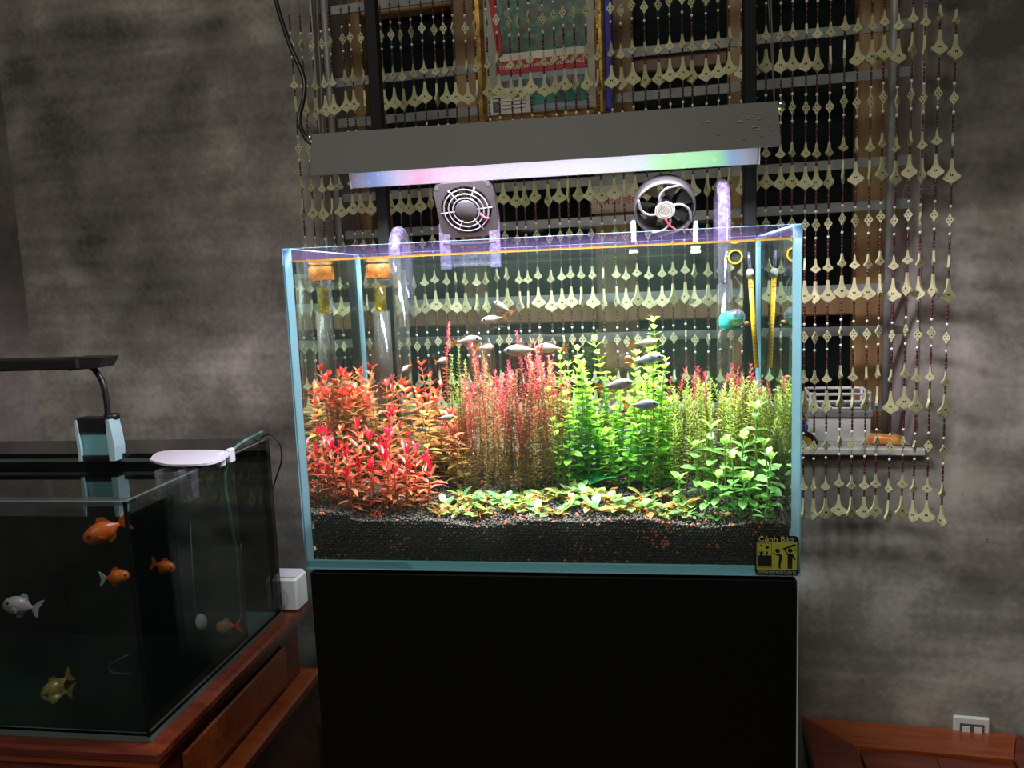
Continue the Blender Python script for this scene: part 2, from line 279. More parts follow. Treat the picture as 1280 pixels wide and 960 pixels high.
# ------------------------------------------------------------------ mesh helpers
class MB:
    def __init__(s): s.v = []; s.f = []; s.mi = []; s.c = []; s.cur = 0; s.col = (1, 1, 1)
    def add(s, vs, fs):
        o = len(s.v); s.v += [tuple(v) for v in vs]; s.c += [s.col] * len(vs)
        s.f += [tuple(i + o for i in f) for f in fs]; s.mi += [s.cur] * len(fs); return s
    def box(s, lo, hi, bev=0.0, M4=None):
        x0, y0, z0 = lo; x1, y1, z1 = hi
        if bev <= 0:
            vs = [(x0, y0, z0), (x1, y0, z0), (x1, y1, z0), (x0, y1, z0), (x0, y0, z1), (x1, y0, z1), (x1, y1, z1), (x0, y1, z1)]
            fs = [(0, 3, 2, 1), (4, 5, 6, 7), (0, 1, 5, 4), (1, 2, 6, 5), (2, 3, 7, 6), (3, 0, 4, 7)]
        else:
            b = bev; vs = []; idx = {}
            for ix, X in enumerate((x0, x1)):
                for iy, Y in enumerate((y0, y1)):
                    for iz, Z in enumerate((z0, z1)):
                        sx, sy, sz = (b if ix == 0 else -b), (b if iy == 0 else -b), (b if iz == 0 else -b)
                        idx[ix, iy, iz] = len(vs)
                        vs += [(X, Y + sy, Z + sz), (X + sx, Y, Z + sz), (X + sx, Y + sy, Z)]
            I = lambda a, b_, c, k: idx[a, b_, c] + k
            fs = []
            for i in (0, 1):
                fs.append([I(i, 0, 0, 0), I(i, 1, 0, 0), I(i, 1, 1, 0), I(i, 0, 1, 0)][::1 if i else -1])
                fs.append([I(0, i, 0, 1), I(1, i, 0, 1), I(1, i, 1, 1), I(0, i, 1, 1)][::-1 if i else 1])
                fs.append([I(0, 0, i, 2), I(1, 0, i, 2), I(1, 1, i, 2), I(0, 1, i, 2)][::1 if i else -1])
            for a in (0, 1):
                for c in (0, 1):
                    fs.append([I(a, c, 0, 0), I(a, c, 1, 0), I(a, c, 1, 1), I(a, c, 0, 1)][::1 if a == c else -1])
                    fs.append([I(a, 0, c, 0), I(a, 0, c, 2), I(a, 1, c, 2), I(a, 1, c, 0)][::1 if a == c else -1][::-1])
                    fs.append([I(0, a, c, 1), I(0, a, c, 2), I(1, a, c, 2), I(1, a, c, 1)][::-1 if a == c else 1][::-1])
                    for e in (0, 1):
                        fs.append([I(a, c, e, 0), I(a, c, e, 1), I(a, c, e, 2)][::1 if (a + c + e) % 2 else -1])
        if M4 is not None: vs = [M4 @ Vector(v) for v in vs]
        return s.add(vs, fs)
    def tube(s, pts, r, n=8, caps=True, hollow=0.0):
        pts = [Vector(p) for p in pts]; rs = r if isinstance(r, (list, tuple)) else [r] * len(pts)
        vs = []; fs = []; prev = None
        for i, p in enumerate(pts):
            t = (pts[min(i + 1, len(pts) - 1)] - pts[max(i - 1, 0)]).normalized()
            if prev is None: a = t.orthogonal().normalized()
            else: a = (prev - t * prev.dot(t)); a = a.normalized() if a.length > 1e-6 else t.orthogonal().normalized()
            prev = a; b = t.cross(a)
            for k in range(n):
                q = 2 * PI * k / n; vs.append(p + (a * math.cos(q) + b * math.sin(q)) * rs[i])
        for i in range(len(pts) - 1):
            for k in range(n): fs.append((i * n + k, i * n + (k + 1) % n, (i + 1) * n + (k + 1) % n, (i + 1) * n + k))
        if caps: fs.append(tuple(range(n))[::-1]); fs.append(tuple((len(pts) - 1) * n + k for k in range(n)))
        return s.add(vs, fs)
    def lathe(s, prof, n=16, M4=None, closed=False):
        """profile (r, z) around Z"""
        vs = [(r * math.cos(2 * PI * k / n), r * math.sin(2 * PI * k / n), z) for r, z in prof for k in range(n)]
        m_ = len(prof); fs = []
        for i in range(m_ if closed else m_ - 1):
            j = (i + 1) % m_
            for k in range(n): fs.append((i * n + k, i * n + (k + 1) % n, j * n + (k + 1) % n, j * n + k))
        if not closed:
            fs.append(tuple(range(n))[::-1]); fs.append(tuple((m_ - 1) * n + k for k in range(n)))
        if M4 is not None: vs = [M4 @ Vector(v) for v in vs]
        return s.add(vs, fs)
    def prism(s, out, y0, y1, M4=None):
        """outline in XZ, extruded along Y"""
        n = len(out); vs = [(x, y0, z) for x, z in out] + [(x, y1, z) for x, z in out]
        fs = [tuple(range(n)), tuple(range(2 * n - 1, n - 1, -1))] + [(i, i + n, (i + 1) % n + n, (i + 1) % n) for i in range(n)]
        if M4 is not None: vs = [M4 @ Vector(v) for v in vs]
        return s.add(vs, fs)
    def ball(s, c, r, nu=8, nv=5, sc=(1, 1, 1), M4=None):
        c = Vector(c); vs = []
        for i in range(nv + 1):
            a = PI * i / nv
            for k in range(nu):
                q = 2 * PI * k / nu; vs.append(c + Vector((r * sc[0] * math.sin(a) * math.cos(q), r * sc[1] * math.sin(a) * math.sin(q), r * sc[2] * math.cos(a))))
        fs = []
        for i in range(nv):
            for k in range(nu):
                a, b, c_, d = i * nu + k, i * nu + (k + 1) % nu, (i + 1) * nu + (k + 1) % nu, (i + 1) * nu + k
                if i == 0: fs.append((a, d, c_))
                elif i == nv - 1: fs.append((a, d, b))
                else: fs.append((a, d, c_, b))
        if M4 is not None: vs = [M4 @ Vector(v) for v in vs]
        return s.add(vs, fs)
    def mesh(s, name, mats, smooth=False, colors=False):
        me = bpy.data.meshes.new(name); me.from_pydata(s.v, [], s.f)
        for mt in (mats if isinstance(mats, (list, tuple)) else [mats]): me.materials.append(M[mt] if isinstance(mt, str) else mt)
        if any(s.mi): me.polygons.foreach_set('material_index', s.mi)
        if smooth: me.polygons.foreach_set('use_smooth', [True] * len(s.f))
        if colors:
            a = me.color_attributes.new('Col', 'FLOAT_COLOR', 'POINT')
            a.data.foreach_set('color', np.c_[np.array(s.c, dtype=np.float32), np.ones(len(s.c), np.float32)].ravel())
        me.update(); return me
    def build(s, name, mats, parent=None, smooth=False, colors=False, loc=None, rz=0.0):
        return link(name, s.mesh(name, mats, smooth, colors), parent, loc, rz)
def link(name, me, parent=None, loc=None, rz=0.0):
    o = bpy.data.objects.new(name, me); COL.objects.link(o)
    if parent is not None: o.parent = parent
    if loc is not None: o.location = loc
    if rz: o.rotation_euler.z = rz
    return o
def tag(o, label=None, cat=None, group=None, kind=None):
    if label: o['label'] = label
    if cat: o['category'] = cat
    if group: o['group'] = group
    if kind: o['kind'] = kind
    return o
def thing(name, label, cat, loc=(0, 0, 0), rz=0.0, group=None):
    o = bpy.data.objects.new(name, None); COL.objects.link(o); o.empty_display_size = 0.02
    o.location = loc; o.rotation_euler.z = rz; return tag(o, label, cat, group)
def textmesh(name, body, size, mat, parent=None, align='CENTER', ext=0.0002, bold=0.0):
    cu = bpy.data.curves.new(name, 'FONT'); cu.body = body; cu.size = size; cu.extrude = ext; cu.align_x = align; cu.align_y = 'CENTER'; cu.offset = bold; cu.resolution_u = 2
    tmp = bpy.data.objects.new(name + '_tmp', cu); COL.objects.link(tmp)
    bpy.context.view_layer.update()
    me = bpy.data.meshes.new_from_object(tmp.evaluated_get(bpy.context.evaluated_depsgraph_get()))
    bpy.data.objects.remove(tmp); me.materials.clear(); me.materials.append(M[mat])
    o = link(name, me, parent); o.rotation_euler.x = PI / 2; return o
def basis(o, ux, uy, uz):
    m4 = Matrix((ux, uy, uz)).transposed().to_4x4(); m4.translation = o; return m4
def arc(c, r, a0, a1, n, ux, uz):
    return [Vector(c) + ux * (r * math.cos(a0 + (a1 - a0) * i / n)) + uz * (r * math.sin(a0 + (a1 - a0) * i / n)) for i in range(n + 1)]
def smoothpath(pts, n=6):
    P = [Vector(p) for p in pts]; out = []
    for i in range(len(P) - 1):
        p0, p1, p2, p3 = P[max(i - 1, 0)], P[i], P[i + 1], P[min(i + 2, len(P) - 1)]
        for k in range(n):
            t = k / n; out.append(0.5 * ((2 * p1) + (p2 - p0) * t + (2 * p0 - 5 * p1 + 4 * p2 - p3) * t * t + (3 * p1 - p0 - 3 * p2 + p3) * t ** 3))
    return out + [P[-1]]

# ================================================================== THE ROOM
ZF = -0.80
RW = dict(loc=(OW.x, OW.y, 0), rz=PHI)
XL = -1.091                                   # left corner on the back wall, wall-local
OX0, OX1, OZ0, OZ1, RD = -0.430, 0.556, 0.066, 1.25, 0.18   # window opening
b = MB()
T = 0.30
b.box((XL, 0, ZF), (OX0, T, 2.2)).box((OX1, 0, ZF), (2.6, T, 2.2)).box((OX0, 0, ZF), (OX1, T, OZ0 - .012)).box((OX0, 0, OZ1), (OX1, T, 2.2))
wall_back = tag(b.build('wall_back', 'wall', **RW), kind='structure')
b = MB().box((XL - 0.2, -1.6, ZF), (XL, T, 2.2)); tag(b.build('wall_left', 'wall2', **RW), kind='structure')
b = MB().box((XL - .2, -2.6, ZF - .1), (2.6, T, ZF)); tag(b.build('floor', 'floor', **RW), kind='structure')
# reveals (plastered jambs) and sill
b = MB().box((OX0 - .001, -0.002, OZ0), (OX0 + .004, RD, OZ1)).box((OX1 - .004, -.002, OZ0), (OX1 + .001, RD, OZ1)); tag(b.build('trim_1', 'reveal', **RW), kind='structure')
b = MB().box((OX0 - .012, -0.016, OZ0 - .012), (OX1 + .012, RD, OZ0), .002); tag(b.build('trim_2', 'sill', **RW), kind='structure')

# ---------------- window behind the reveals
win = thing('window_1', 'dark night window with tan wooden casements behind the steel grille', 'window', (OW.x, OW.y, 0), PHI); win['kind'] = 'structure'
Y0, Y1 = RD - .035, RD + .02
def stile(x0, x1, z0=OZ0, z1=OZ1, mat='tan', name='stile', yo=0.0): MB().box((x0, Y0 - yo, z0), (x1, Y1, z1), .003).build(name, mat, win)
stile(OX0 + .004, -.400); stile(.490, .540); stile(.540, .552, mat='brownwood')
for x0, x1 in ((-.215, -.170), (.040, .115), (.278, .312)): stile(x0, x1)
cols = [(-.400, -.215), (-.170, .040), (.115, .278), (.312, .490)]
for x0, x1 in cols:
    for z0, z1, mt in ((.070, .108, 'brownwood'), (.270, .315, 'tan'), (.865, .905, 'tan')):
        MB().box((x0, Y0 + .004, z0), (x1, Y1, z1), .003).build('rail', mt, win)
    for z0, z1 in ((.108, .270), (.315, .865), (.905, 1.24)):
        MB().box((x0, RD + .002, z0), (x1, RD + .008, z1)).build('pane', 'night', win)
MB().box((.115, Y0 + .006, .712), (.278, Y1, .735), .003).build('rail', 'brownwood', win)

# ---------------- steel security grille
gr = thing('security_grille', 'grey steel security bars across the window behind the bead curtain', 'grille', (OW.x, OW.y, 0), PHI)
yg = .045
zs = []
for px, py in ((1000, 44), (1000, 102), (1000, 209), (1000, 262), (1010, 363), (1010, 415)): zs.append(wl(px, py, yg)[1])
zs += [zs[0] + .125, zs[-1] - .125]
for z in zs: MB().box((OX0 + .004, yg - .002, z - .0075), (OX1 - .004, yg + .002, z + .0075)).build('bar', 'steel', gr)
for x in (.520, -.418): MB().tube([(x, yg - .012, OZ0), (x, yg - .012, OZ1)], .0075, 10).build('upright', 'steel', gr, smooth=True)

# ---------------- framed group photograph behind the curtain
xa, _ = wl(596, 100, .02); xb, _ = wl(757, 100, .02); zb = wl(680, 148, .02)[1]; zt = zb + .26
pf = thing('framed_photograph', 'gilt framed group photograph with red banner behind the bead curtain', 'picture', (OW.x, OW.y, 0), PHI)
yp = .020; fw_ = .016
for lo, hi in (((xa, yp - .012, zb), (xa + fw_, yp + .008, zt)), ((xb - fw_, yp - .012, zb), (xb, yp + .008, zt)), ((xa + fw_, yp - .012, zb), (xb - fw_, yp + .008, zb + .010)), ((xa + fw_, yp - .012, zt - .016), (xb - fw_, yp + .008, zt))):
    MB().box(lo, hi, .004).build('frame_moulding', 'gold', pf)
ix0, ix1, iz0 = xa + fw_, xb - fw_, zb + .010
MB().box((ix0, yp, iz0), (ix1, yp + .005, zt - .016)).build('mount', 'paper', pf)
iw = ix1 - ix0
def pr(x0, x1, z0, z1, mat, name, k=1): return MB().box((ix0 + iw * x0, yp - .0008 * k, iz0 + z0), (ix0 + iw * x1, yp, iz0 + z1)).build(name, mat, pf)
pr(.14, .92, .100, .150, 'crowd', 'upper_photo'); pr(.14, .92, .150, .22, 'crowd', 'upper_photo')
pr(.10, .90, .088, .100, 'printwhite', 'paper_strip')
ba = pr(.10, .92, .066, .088, 'printred', 'banner', 2)
pr(.10, .46, .044, .066, 'skyblue', 'lower_photo'); pr(.46, .90, .044, .066, 'skyblue', 'lower_photo')
pr(.12, .90, .040, .056, 'crowd2', 'spectators', 2)
pr(.40, .92, .014, .040, 'rows', 'uniformed_row', 2); pr(.42, .94, .004, .014, 'skyblue', 'pavement')
ct = pr(.02, .40, .002, .044, 'printwhite', 'certificate', 3)
for k in range(5): pr(.06, .37, .010 + .006 * k, .0108 + .006 * k, 'printdark', 'text_line', 4)
pr(.06, .12, .006, .022, 'crowd2', 'small_picture', 4)
t = textmesh('banner_lettering', 'LỄ TIỄN ĐƯA THANH NIÊN LÊN ĐƯỜNG NHẬP NGŨ', .0080, 'printwhite', pf, bold=.00008)
t.location = (ix0 + iw * .51, yp - .0022, iz0 + .077); t.scale.x = iw * .78 / max(t.dimensions.x, .001)
q = MB().prism([(ix0 + iw * .05, iz0 + .20), (ix0 + iw * .12, iz0 + .20), (ix0 + iw * .17, iz0 + .10), (ix0 + iw * .12, iz0 + .095)], yp - .003, yp - .001).build('red_ribbon', 'printred', pf)
# blue ribbon and invitation card
x0, z0 = wl(764, 140, .03); x1, z1 = wl(752, 0, .03)
tag(MB().box((x0 - .008, .012, z0), (x0 + .007, .022, z1 + .1), .003).build('blue_ribbon', 'bluecloth', **RW), 'narrow blue cloth strip hanging beside the gilt picture frame', 'ribbon')
x0, z0 = wl(737, 266, .1); x1, z1 = wl(795, 226, .1)
ic = thing('invitation_card', 'pale invitation card with red lettering stuck behind the bead curtain', 'card', (OW.x, OW.y, 0), PHI)
MB().box((x0, .125, z0), (x1, .128, z1)).build('card_sheet', 'cardpaper', ic)
t = textmesh('lettering', 'THAM DỰ TIỆC', .0150, 'printred', ic, bold=.0003); t.location = ((x0 + x1) / 2, .1245, z0 + .020); t.scale.x = (x1 - x0) * .94 / max(t.dimensions.x, .001); t.scale.y = 1.15

# ---------------- bead curtain: strands > pendants
cu = thing('bead_curtain', 'cream and dark red bead curtain hanging in front of the window', 'curtain', tuple(OW - EN * .042), PHI)
PER = .1715
def pendant_mesh(name, h, wd):
    out = [(-.07, .5), (-.09, .30), (-.14, .10), (-.26, -.06), (-.50, -.19), (-.47, -.30), (-.26, -.38), (0, -.5)]
    o2 = [(x * wd, z * h) for x, z in out]; o2 += [(-x, z) for x, z in o2[-2::-1]]
    b = MB(); b.prism(o2, -.0016, .0016); b.cur = 1
    for s in (-1, 1):
        for yy in (-.0019, .0017):
            b.box((s * .055 * wd - .035 * wd, yy, -.20 * h), (s * .055 * wd + .035 * wd, yy + .0002, -.12 * h))
            b.box((s * .20 * wd - .03 * wd, yy, -.30 * h), (s * .20 * wd + .03 * wd, yy + .0002, -.275 * h))
    return b.mesh(name, ['pendant', 'hole'])
def diamond_mesh():
    b = MB(); h, wd = .0195, .0125
    out = [(0, .5), (.16, .36), (.2, .22), (.34, .18), (.5, 0), (.34, -.18), (.2, -.22), (.16, -.36)]
    o2 = [(x * wd, z * h) for x, z in out] + [(0, -.5 * h)] + [(-x * wd, z * h) for x, z in out[:0:-1]]
    b.prism(o2, -.0014, .0014); b.cur = 1
    for x, z in ((0, .2), (0, -.2), (.2, 0), (-.2, 0)):
        for yy in (-.0017, .0015): b.box((x * wd - .0009, yy, z * h - .0009), (x * wd + .0009, yy + .0002, z * h + .0009))
    return b.mesh('diamond', ['pendant', 'hole'])
BIG, SMALL, DIA = pendant_mesh('large_pendant', .0350, .0238), pendant_mesh('small_pendant', .0215, .0148), diamond_mesh()
ZROW = -.024
def strand_mesh(var):
    b = MB(); b.cur = 2; b.tube([(0, 0, ZROW - .015), (0, 0, 1.02)], .0006, 3); R_ = random.Random(var)
    def bead(z, r, h, mi, n=6):
        b.cur = mi; b.lathe([(r * .45, z - h), (r, z - h * .55), (r, z + h * .55), (r * .45, z + h)], n)
    for k in range(6):
        z = ZROW + PER * k
        for dz in (.0205, .0250, .0285): bead(z + dz, .0016, .0020, 0)                    # between small and large pendant
        if k == 0: continue
        for zz, hh in ((-.0215, .002), (-.0235, .002), (-.0285, .002), (-.0335, .0028), (-.0400, .0035), (-.0450, .0018)): bead(z + zz, .0017, hh, 0)
        for zz in (-.0495, -.0890): bead(z + zz, .0020, .0020, 1, 8)                # white round beads around the diamond
        for zz, hh in ((-.0945, .002), (-.1015, .0050), (-.1090, .0020), (-.1140, .0020)): bead(z + zz, .0017, hh, 0)
    return b.mesh('strand', ['redbead', 'whitebead', 'wire'], smooth=True)
SM = [strand_mesh(i) for i in range(2)]
NS = 58; xa, xb = -.447, .580
for i in range(NS):
    x = xa + (xb - xa) * i / (NS - 1) + U(-.0022, .0022)
    if i == NS - 1: x += .004
    so = link('strand', SM[i % 2], cu, (x, U(-.003, .003) + (-.012 if i > NS - 3 else 0), U(-.004, .004) + (-.008 if i == NS - 1 else 0)))
    tw = U(-.5, .5)
    for k in range(6):
        z = ZROW + PER * k
        for nm, me, dz in (('large_pendant', BIG, 0), ('small_pendant', SMALL, .0405), ('diamond', DIA, -.0692)):
            if k == 5 and nm != 'diamond': continue
            if k == 0 and nm == 'diamond': continue
            p = link(nm, me, so, (0, 0, z + dz)); a = random.gauss(0, .5) if rnd() < .55 else U(-1.57, 1.57); p.rotation_euler.z = a
MB().tube([(xa - .03, 0, 1.02), (xb + .03, 0, 1.02)], .008, 8).build('curtain_rod', 'steel', cu, smooth=True)

# ================================================================== BLACK CABINET AND PLANTED TANK
W, H, D, G = .600, .400, .250, .0092
cab = thing('aquarium_cabinet', 'tall black cabinet carrying the planted aquarium', 'cabinet', (0, 0, ZF))
hz = -ZF - .0035
MB().box((.004, .020, .0), (W - .002, .335, hz), .001).build('body', 'black', cab)
MB().box((.004, .002, .03), (W - .003, .0195, hz - .002), .0012).build('door', 'black', cab)
MB().box((W - .0028, .002, .03), (W - .0012, .0195, hz - .012)).build('edge_band', 'edgewhite', cab)

tank = thing('planted_aquarium', 'glowing rimless glass aquarium full of red and green plants', 'aquarium', (0, 0, 0))
WL = at(380, 326, 0.004).z                          # waterline height
def pane(name, lo, hi, edge_axes, wet=True):
    """glass sheet; faces along edge_axes get the painted blue edge glow, the band above the water gets droplets with a painted purple sheen"""
    segs = [(lo[2], min(WL, hi[2]), 'pane')] + ([(WL, hi[2], 'rimpane')] if hi[2] > WL else [])
    b = MB()
    for z0, z1, mt in segs:
        for ax in (0, 1, 2):
            for s in (0, 1):
                if ax == 2 and ((s == 0 and z0 > lo[2]) or (s == 1 and z1 < hi[2])): continue
                l = [lo[0], lo[1], z0]; h = [hi[0], hi[1], z1]
                v = l[ax] if s == 0 else h[ax]; o = [i for i in (0, 1, 2) if i != ax]
                vs = []
                for a_, c_ in ((0, 0), (1, 0), (1, 1), (0, 1)):
                    p = [0, 0, 0]; p[ax] = v; p[o[0]] = (l, h)[a_][o[0]]; p[o[1]] = (l, h)[c_][o[1]]; vs.append(p)
                flip = (ax == 1) ^ (s == 0)
                b.cur = 1 if ax in edge_axes else (2 if mt == 'rimpane' else 0)
                b.add(vs, [(0, 1, 2, 3)[::-1] if flip else (0, 1, 2, 3)])
    return b.build(name, ['pane', 'edgelow' if name == 'bottom_pane' else 'edge', 'rimpane'], tank)
pane('front_pane', (0, 0, 0), (W, G * .6, H), (0, 2))
pane('back_pane', (G, D - G * .6, G), (W - G, D, H), (0, 2))
pane('left_pane', (0, G * .6, G), (G, D, H), (1, 2)); pane('right_pane', (W - G, G * .6, G), (W, D, H), (1, 2))
pane('bottom_pane', (0, G * .6, 0), (W, D, G), (0, 1, 2))
for x in (G, W - G):                                 # silicone seams at the back corners
    s = 1 if x < .3 else -1
    MB().box((min(x, x + s * .0035), D - G * .6 - .0035, G), (max(x, x + s * .0035), D - G * .6 - .0002, H - .004)).build('silicone_seam', 'edge', tank)
e = .0004
b = MB().box((G + e, G * .6 + e, .012), (W - G - e, D - G * .6 - e, WL)); wt = b.build('water', 'water', tank)
# yellowish line where the water meets the glass
b = MB(); zz = WL
b.box((G, G * .6, zz - .0012), (W - G, G * .6 + .0012, zz + .0012)); b.build('waterline_stain', 'scum', tank)

# sticker on the front pane, lower right
st = thing('warning_sticker', 'black and yellow warning sticker on the lower right tank glass', 'sticker', (0, 0, 0))
p0 = at(943.5, 718, -.0005); p1 = at(998.5, 670.5, -.0005); sw, sh = p1.x - p0.x, p1.z - p0.z
st.location = (p0.x, -.0004, p0.z + .0005)
r = .0045; out = []
for cx, cz, a0 in ((sw - r, sh - r, 0), (r, sh - r, PI / 2), (r, r, PI), (sw - r, r, 1.5 * PI)):
    out += [(cx + r * math.cos(a0 + k * PI / 8), cz + r * math.sin(a0 + k * PI / 8)) for k in range(5)]
MB().prism(out[::-1], -.0006, 0).build('backing', 'stickblack', st)
yx0, yx1, yz0, yz1 = sw * .04, sw * .96, sh * .125, sh * .84
MB().box((yx0, -.0009, yz0), (yx1, -.0006, yz1)).build('yellow_field', 'stickyellow', st)
def SX(u): return sw * u
def SZ(v): return sh * v
def flat(name, poly, mat='stickblack', y=-.0012): return MB().prism([(SX(u), SZ(1 - v)) for u, v in poly], y, -.0009).build(name, mat, st)
fr = .012
MB().box((SX(.055), -.0011, SZ(.17)), (SX(.385), -.0009, SZ(.82))).build('tank_outline', 'stickblack', st)
MB().box((SX(.065), -.0013, SZ(.50)), (SX(.375), -.0011, SZ(.81))).build('tank_window', 'stickyellow', st)
MB().box((SX(.065), -.0013, SZ(.18)), (SX(.375), -.0011, SZ(.20))).build('tank_base_line', 'stickyellow', st)
def blob(u, v, ru, rv, name, y=-.0016): MB().prism([(SX(u) + SX(ru) * math.cos(k * PI / 6), SZ(1 - v) + SX(rv) * math.sin(k * PI / 6)) for k in range(12)][::-1], y, -.0010).build(name, 'stickblack', st)
blob(.14, .245, .035, .02, 'fish_mark'); blob(.28, .29, .045, .035, 'fish_mark'); flat('plant_mark', [(.09, .38), (.13, .42), (.15, .36), (.16, .43), (.20, .38), (.17, .50), (.12, .50)], y=-.0016); flat('plant_mark', [(.25, .40), (.30, .40), (.28, .50), (.265, .50)], y=-.0016)
blob(.515, .375, .052, .052, 'figure_head'); blob(.80, .365, .055, .050, 'figure_head')
flat('figure_body', [(.40, .44), (.42, .43), (.50, .47), (.565, .45), (.62, .50), (.63, .60), (.60, .66), (.585, .75), (.59, .84), (.55, .84), (.535, .74), (.55, .60), (.55, .51), (.50, .50)])
flat('figure_body', [(.655, .33), (.68, .31), (.745, .44), (.80, .445), (.86, .45), (.93, .60), (.905, .625), (.855, .54), (.85, .84), (.805, .84), (.80, .66), (.79, .84), (.745, .84), (.745, .50)])
flat('raised_stick', [(.63, .32), (.90, .20), (.935, .22), (.92, .25), (.65, .345)])
for q in (((.89, .31), (.92, .28), (.925, .29), (.895, .32)), ((.91, .34), (.95, .335), (.95, .345), (.91, .35)), ((.91, .37), (.95, .38), (.945, .39), (.905, .38))): flat('shake_mark', q)
t = textmesh('lettering', 'Cảnh Báo', .0085, 'sticktext', st); t.location = (sw * .48, -.0009, sh * .915); t.scale.x = sw * .80 / max(t.dimensions.x, .001)
t = textmesh('small_lettering', 'KHI ĐỪNG CHẠM VÀO BỂ CÁ CỦA TUI', .0042, 'sticktext', st); t.location = (sw * .5, -.0009, sh * .062); t.scale.x = sw * .86 / max(t.dimensions.x, .001)

# ---------------- soil bed and granules
def soil_z(x, y):
    return .060 + .030 * max(0, min(1, (y - .02) / .2)) + .003 * math.sin(x * 21) + .0025 * math.sin(x * 47 + y * 60) + (.006 if x < .06 else 0)
ys0, ys1, xs0, xs1 = G * .6 + .0045, D - G * .6 - .001, G + .0022, W - G - .0012
nx, ny = 60, 20; b = MB(); vs = []; fs = []
for j in range(ny + 1):
    for i in range(nx + 1):
        x = xs0 + (xs1 - xs0) * i / nx; y = ys0 + (ys1 - ys0) * j / ny; vs.append((x, y, soil_z(x, y) - .002))
for j in range(ny):
    for i in range(nx): q = j * (nx + 1) + i; fs.append((q, q + 1, q + nx + 2, q + nx + 1))
o = len(vs); vs += [(xs0 + (xs1 - xs0) * i / nx, ys0, .010) for i in range(nx + 1)]
for i in range(nx): fs.append((i + 1, i, o + i, o + i + 1))
b.add(vs, fs); bed = b.build('soil_bed', 'soil', None); tag(bed, 'dark aquarium soil bed sloping up behind the front glass', 'soil', kind='stuff')
ICO_V = []
ph = (1 + 5 ** .5) / 2
for s1 in (-1, 1):
    for s2 in (-1, 1): ICO_V += [(0, s1, s2 * ph), (s1, s2 * ph, 0), (s2 * ph, 0, s1)]
ICO_V = np.array(ICO_V, float) / math.hypot(1, ph)
def hull_faces(V):
    F = []
    for i in range(12):
        for j in range(i + 1, 12):
            for k in range(j + 1, 12):
                a, b_, c = V[i], V[j], V[k]
                if abs(np.linalg.norm(a - b_) - 1.0515) < .01 and abs(np.linalg.norm(a - c) - 1.0515) < .01 and abs(np.linalg.norm(b_ - c) - 1.0515) < .01:
                    F.append((i, j, k) if np.dot(np.cross(b_ - a, c - a), a) > 0 else (i, k, j))
    return np.array(F)
ICO_F = hull_faces(ICO_V)
def granules(name, pts, mat, label, cat, parent=None):
    rng = np.random.default_rng(3); n = len(pts); P = np.array(pts)
    A = rng.normal(size=(n, 3, 3)); Q = np.linalg.qr(A)[0]
    sc = P[:, 3][:, None, None] * (1 + .25 * rng.uniform(-1, 1, (n, 12, 1)))
    V = np.einsum('vj,njk->nvk', ICO_V, Q) * sc + P[:, None, :3]
    F = ICO_F[None] + (np.arange(n) * 12)[:, None, None]
    me = bpy.data.meshes.new(name); me.from_pydata(V.reshape(-1, 3).tolist(), [], F.reshape(-1, 3).tolist()); me.materials.append(M[mat]); me.polygons.foreach_set('use_smooth', [True] * (n * 20))
    return tag(link(name, me, parent), label, cat, kind='stuff')
dark, red = [], []
def clump(x, z): return math.sin(x * 57 + z * 31) + math.sin(x * 23 - z * 90 + 1.7) + .6 * math.sin(x * 131 + z * 200)
s = .0040
nxg, nzg = int((xs1 - xs0) / s), int(.075 / s)
for i in range(nxg):
    for j in range(nzg):
        x = xs0 + (i + .5 * (j % 2)) * s + U(-.001, .001); z = .012 + j * s * .92 + U(-.0008, .0008)
        if z > soil_z(x, ys0): continue
        pr_ = .035 + (.34 if clump(x, z) > 1.25 else 0) * (.10 + z / .06)
        (red if rnd() < pr_ else dark).append((x, ys0 + U(-.001, .0012), z, U(.0016, .0023)))
yy = ys0
while yy < .17:
    for i in range(nxg):
        x = xs0 + i * s + U(-.002, .002); y = yy + U(-.0015, .0015)
        if yy > .10 and rnd() < .5: continue
        pr_ = .05 + (.35 if clump(x * 1.3, y) > 1.55 else 0)
        (red if rnd() < pr_ else dark).append((x, y, soil_z(x, y) - .0008 + U(-.0006, .0012), U(.0016, .0024)))
    yy += s * .9
granules('soil_granules', dark, 'granule', 'small black soil granules covering the aquarium soil bed', 'soil')
granules('red_granules', red, 'redgranule', 'scattered small red clay granules among the black soil', 'soil')

# ---------------- plants
def leafgeo(L_, wd, curl=.25, fold=.12, n=4, shape='lance', wave=0.0):
    vs, fs = [], []
    for i in range(n + 1):
        t = i / n
        if shape == 'lance': w_ = math.sin(PI * min(1, t * .92 + .04)) ** .8 * (1 - .35 * t)
        elif shape == 'oval': w_ = math.sin(PI * (t * .86 + .07)) ** .65
        else: w_ = math.sin(PI * (t ** 1.35 * .90 + .03)) ** .7
        if i == n: w_ *= .35
        a = curl * t; x = L_ * t * (1 - .12 * abs(curl) * t); z = -L_ * math.sin(a) * t * .5
        wz = wave * L_ * math.sin(t * 7)
        vs += [(x, -w_ * wd / 2, z + fold * wd * w_ + wz), (x, 0, z), (x, w_ * wd / 2, z + fold * wd * w_ - wz)]
    for i in range(n):
        q = i * 3; fs += [(q, q + 3, q + 4, q + 1), (q + 1, q + 4, q + 5, q + 2)]
    return np.array(vs), fs
def lerp3(stops, t):
    for (t0, c0), (t1, c1) in zip(stops, stops[1:]):
        if t <= t1:
            k = (t - t0) / max(1e-6, t1 - t0); k = max(0, min(1, k)); return tuple(a + (b_ - a) * k for a, b_ in zip(c0, c1))
    return stops[-1][1]
LEAFCACHE = {}
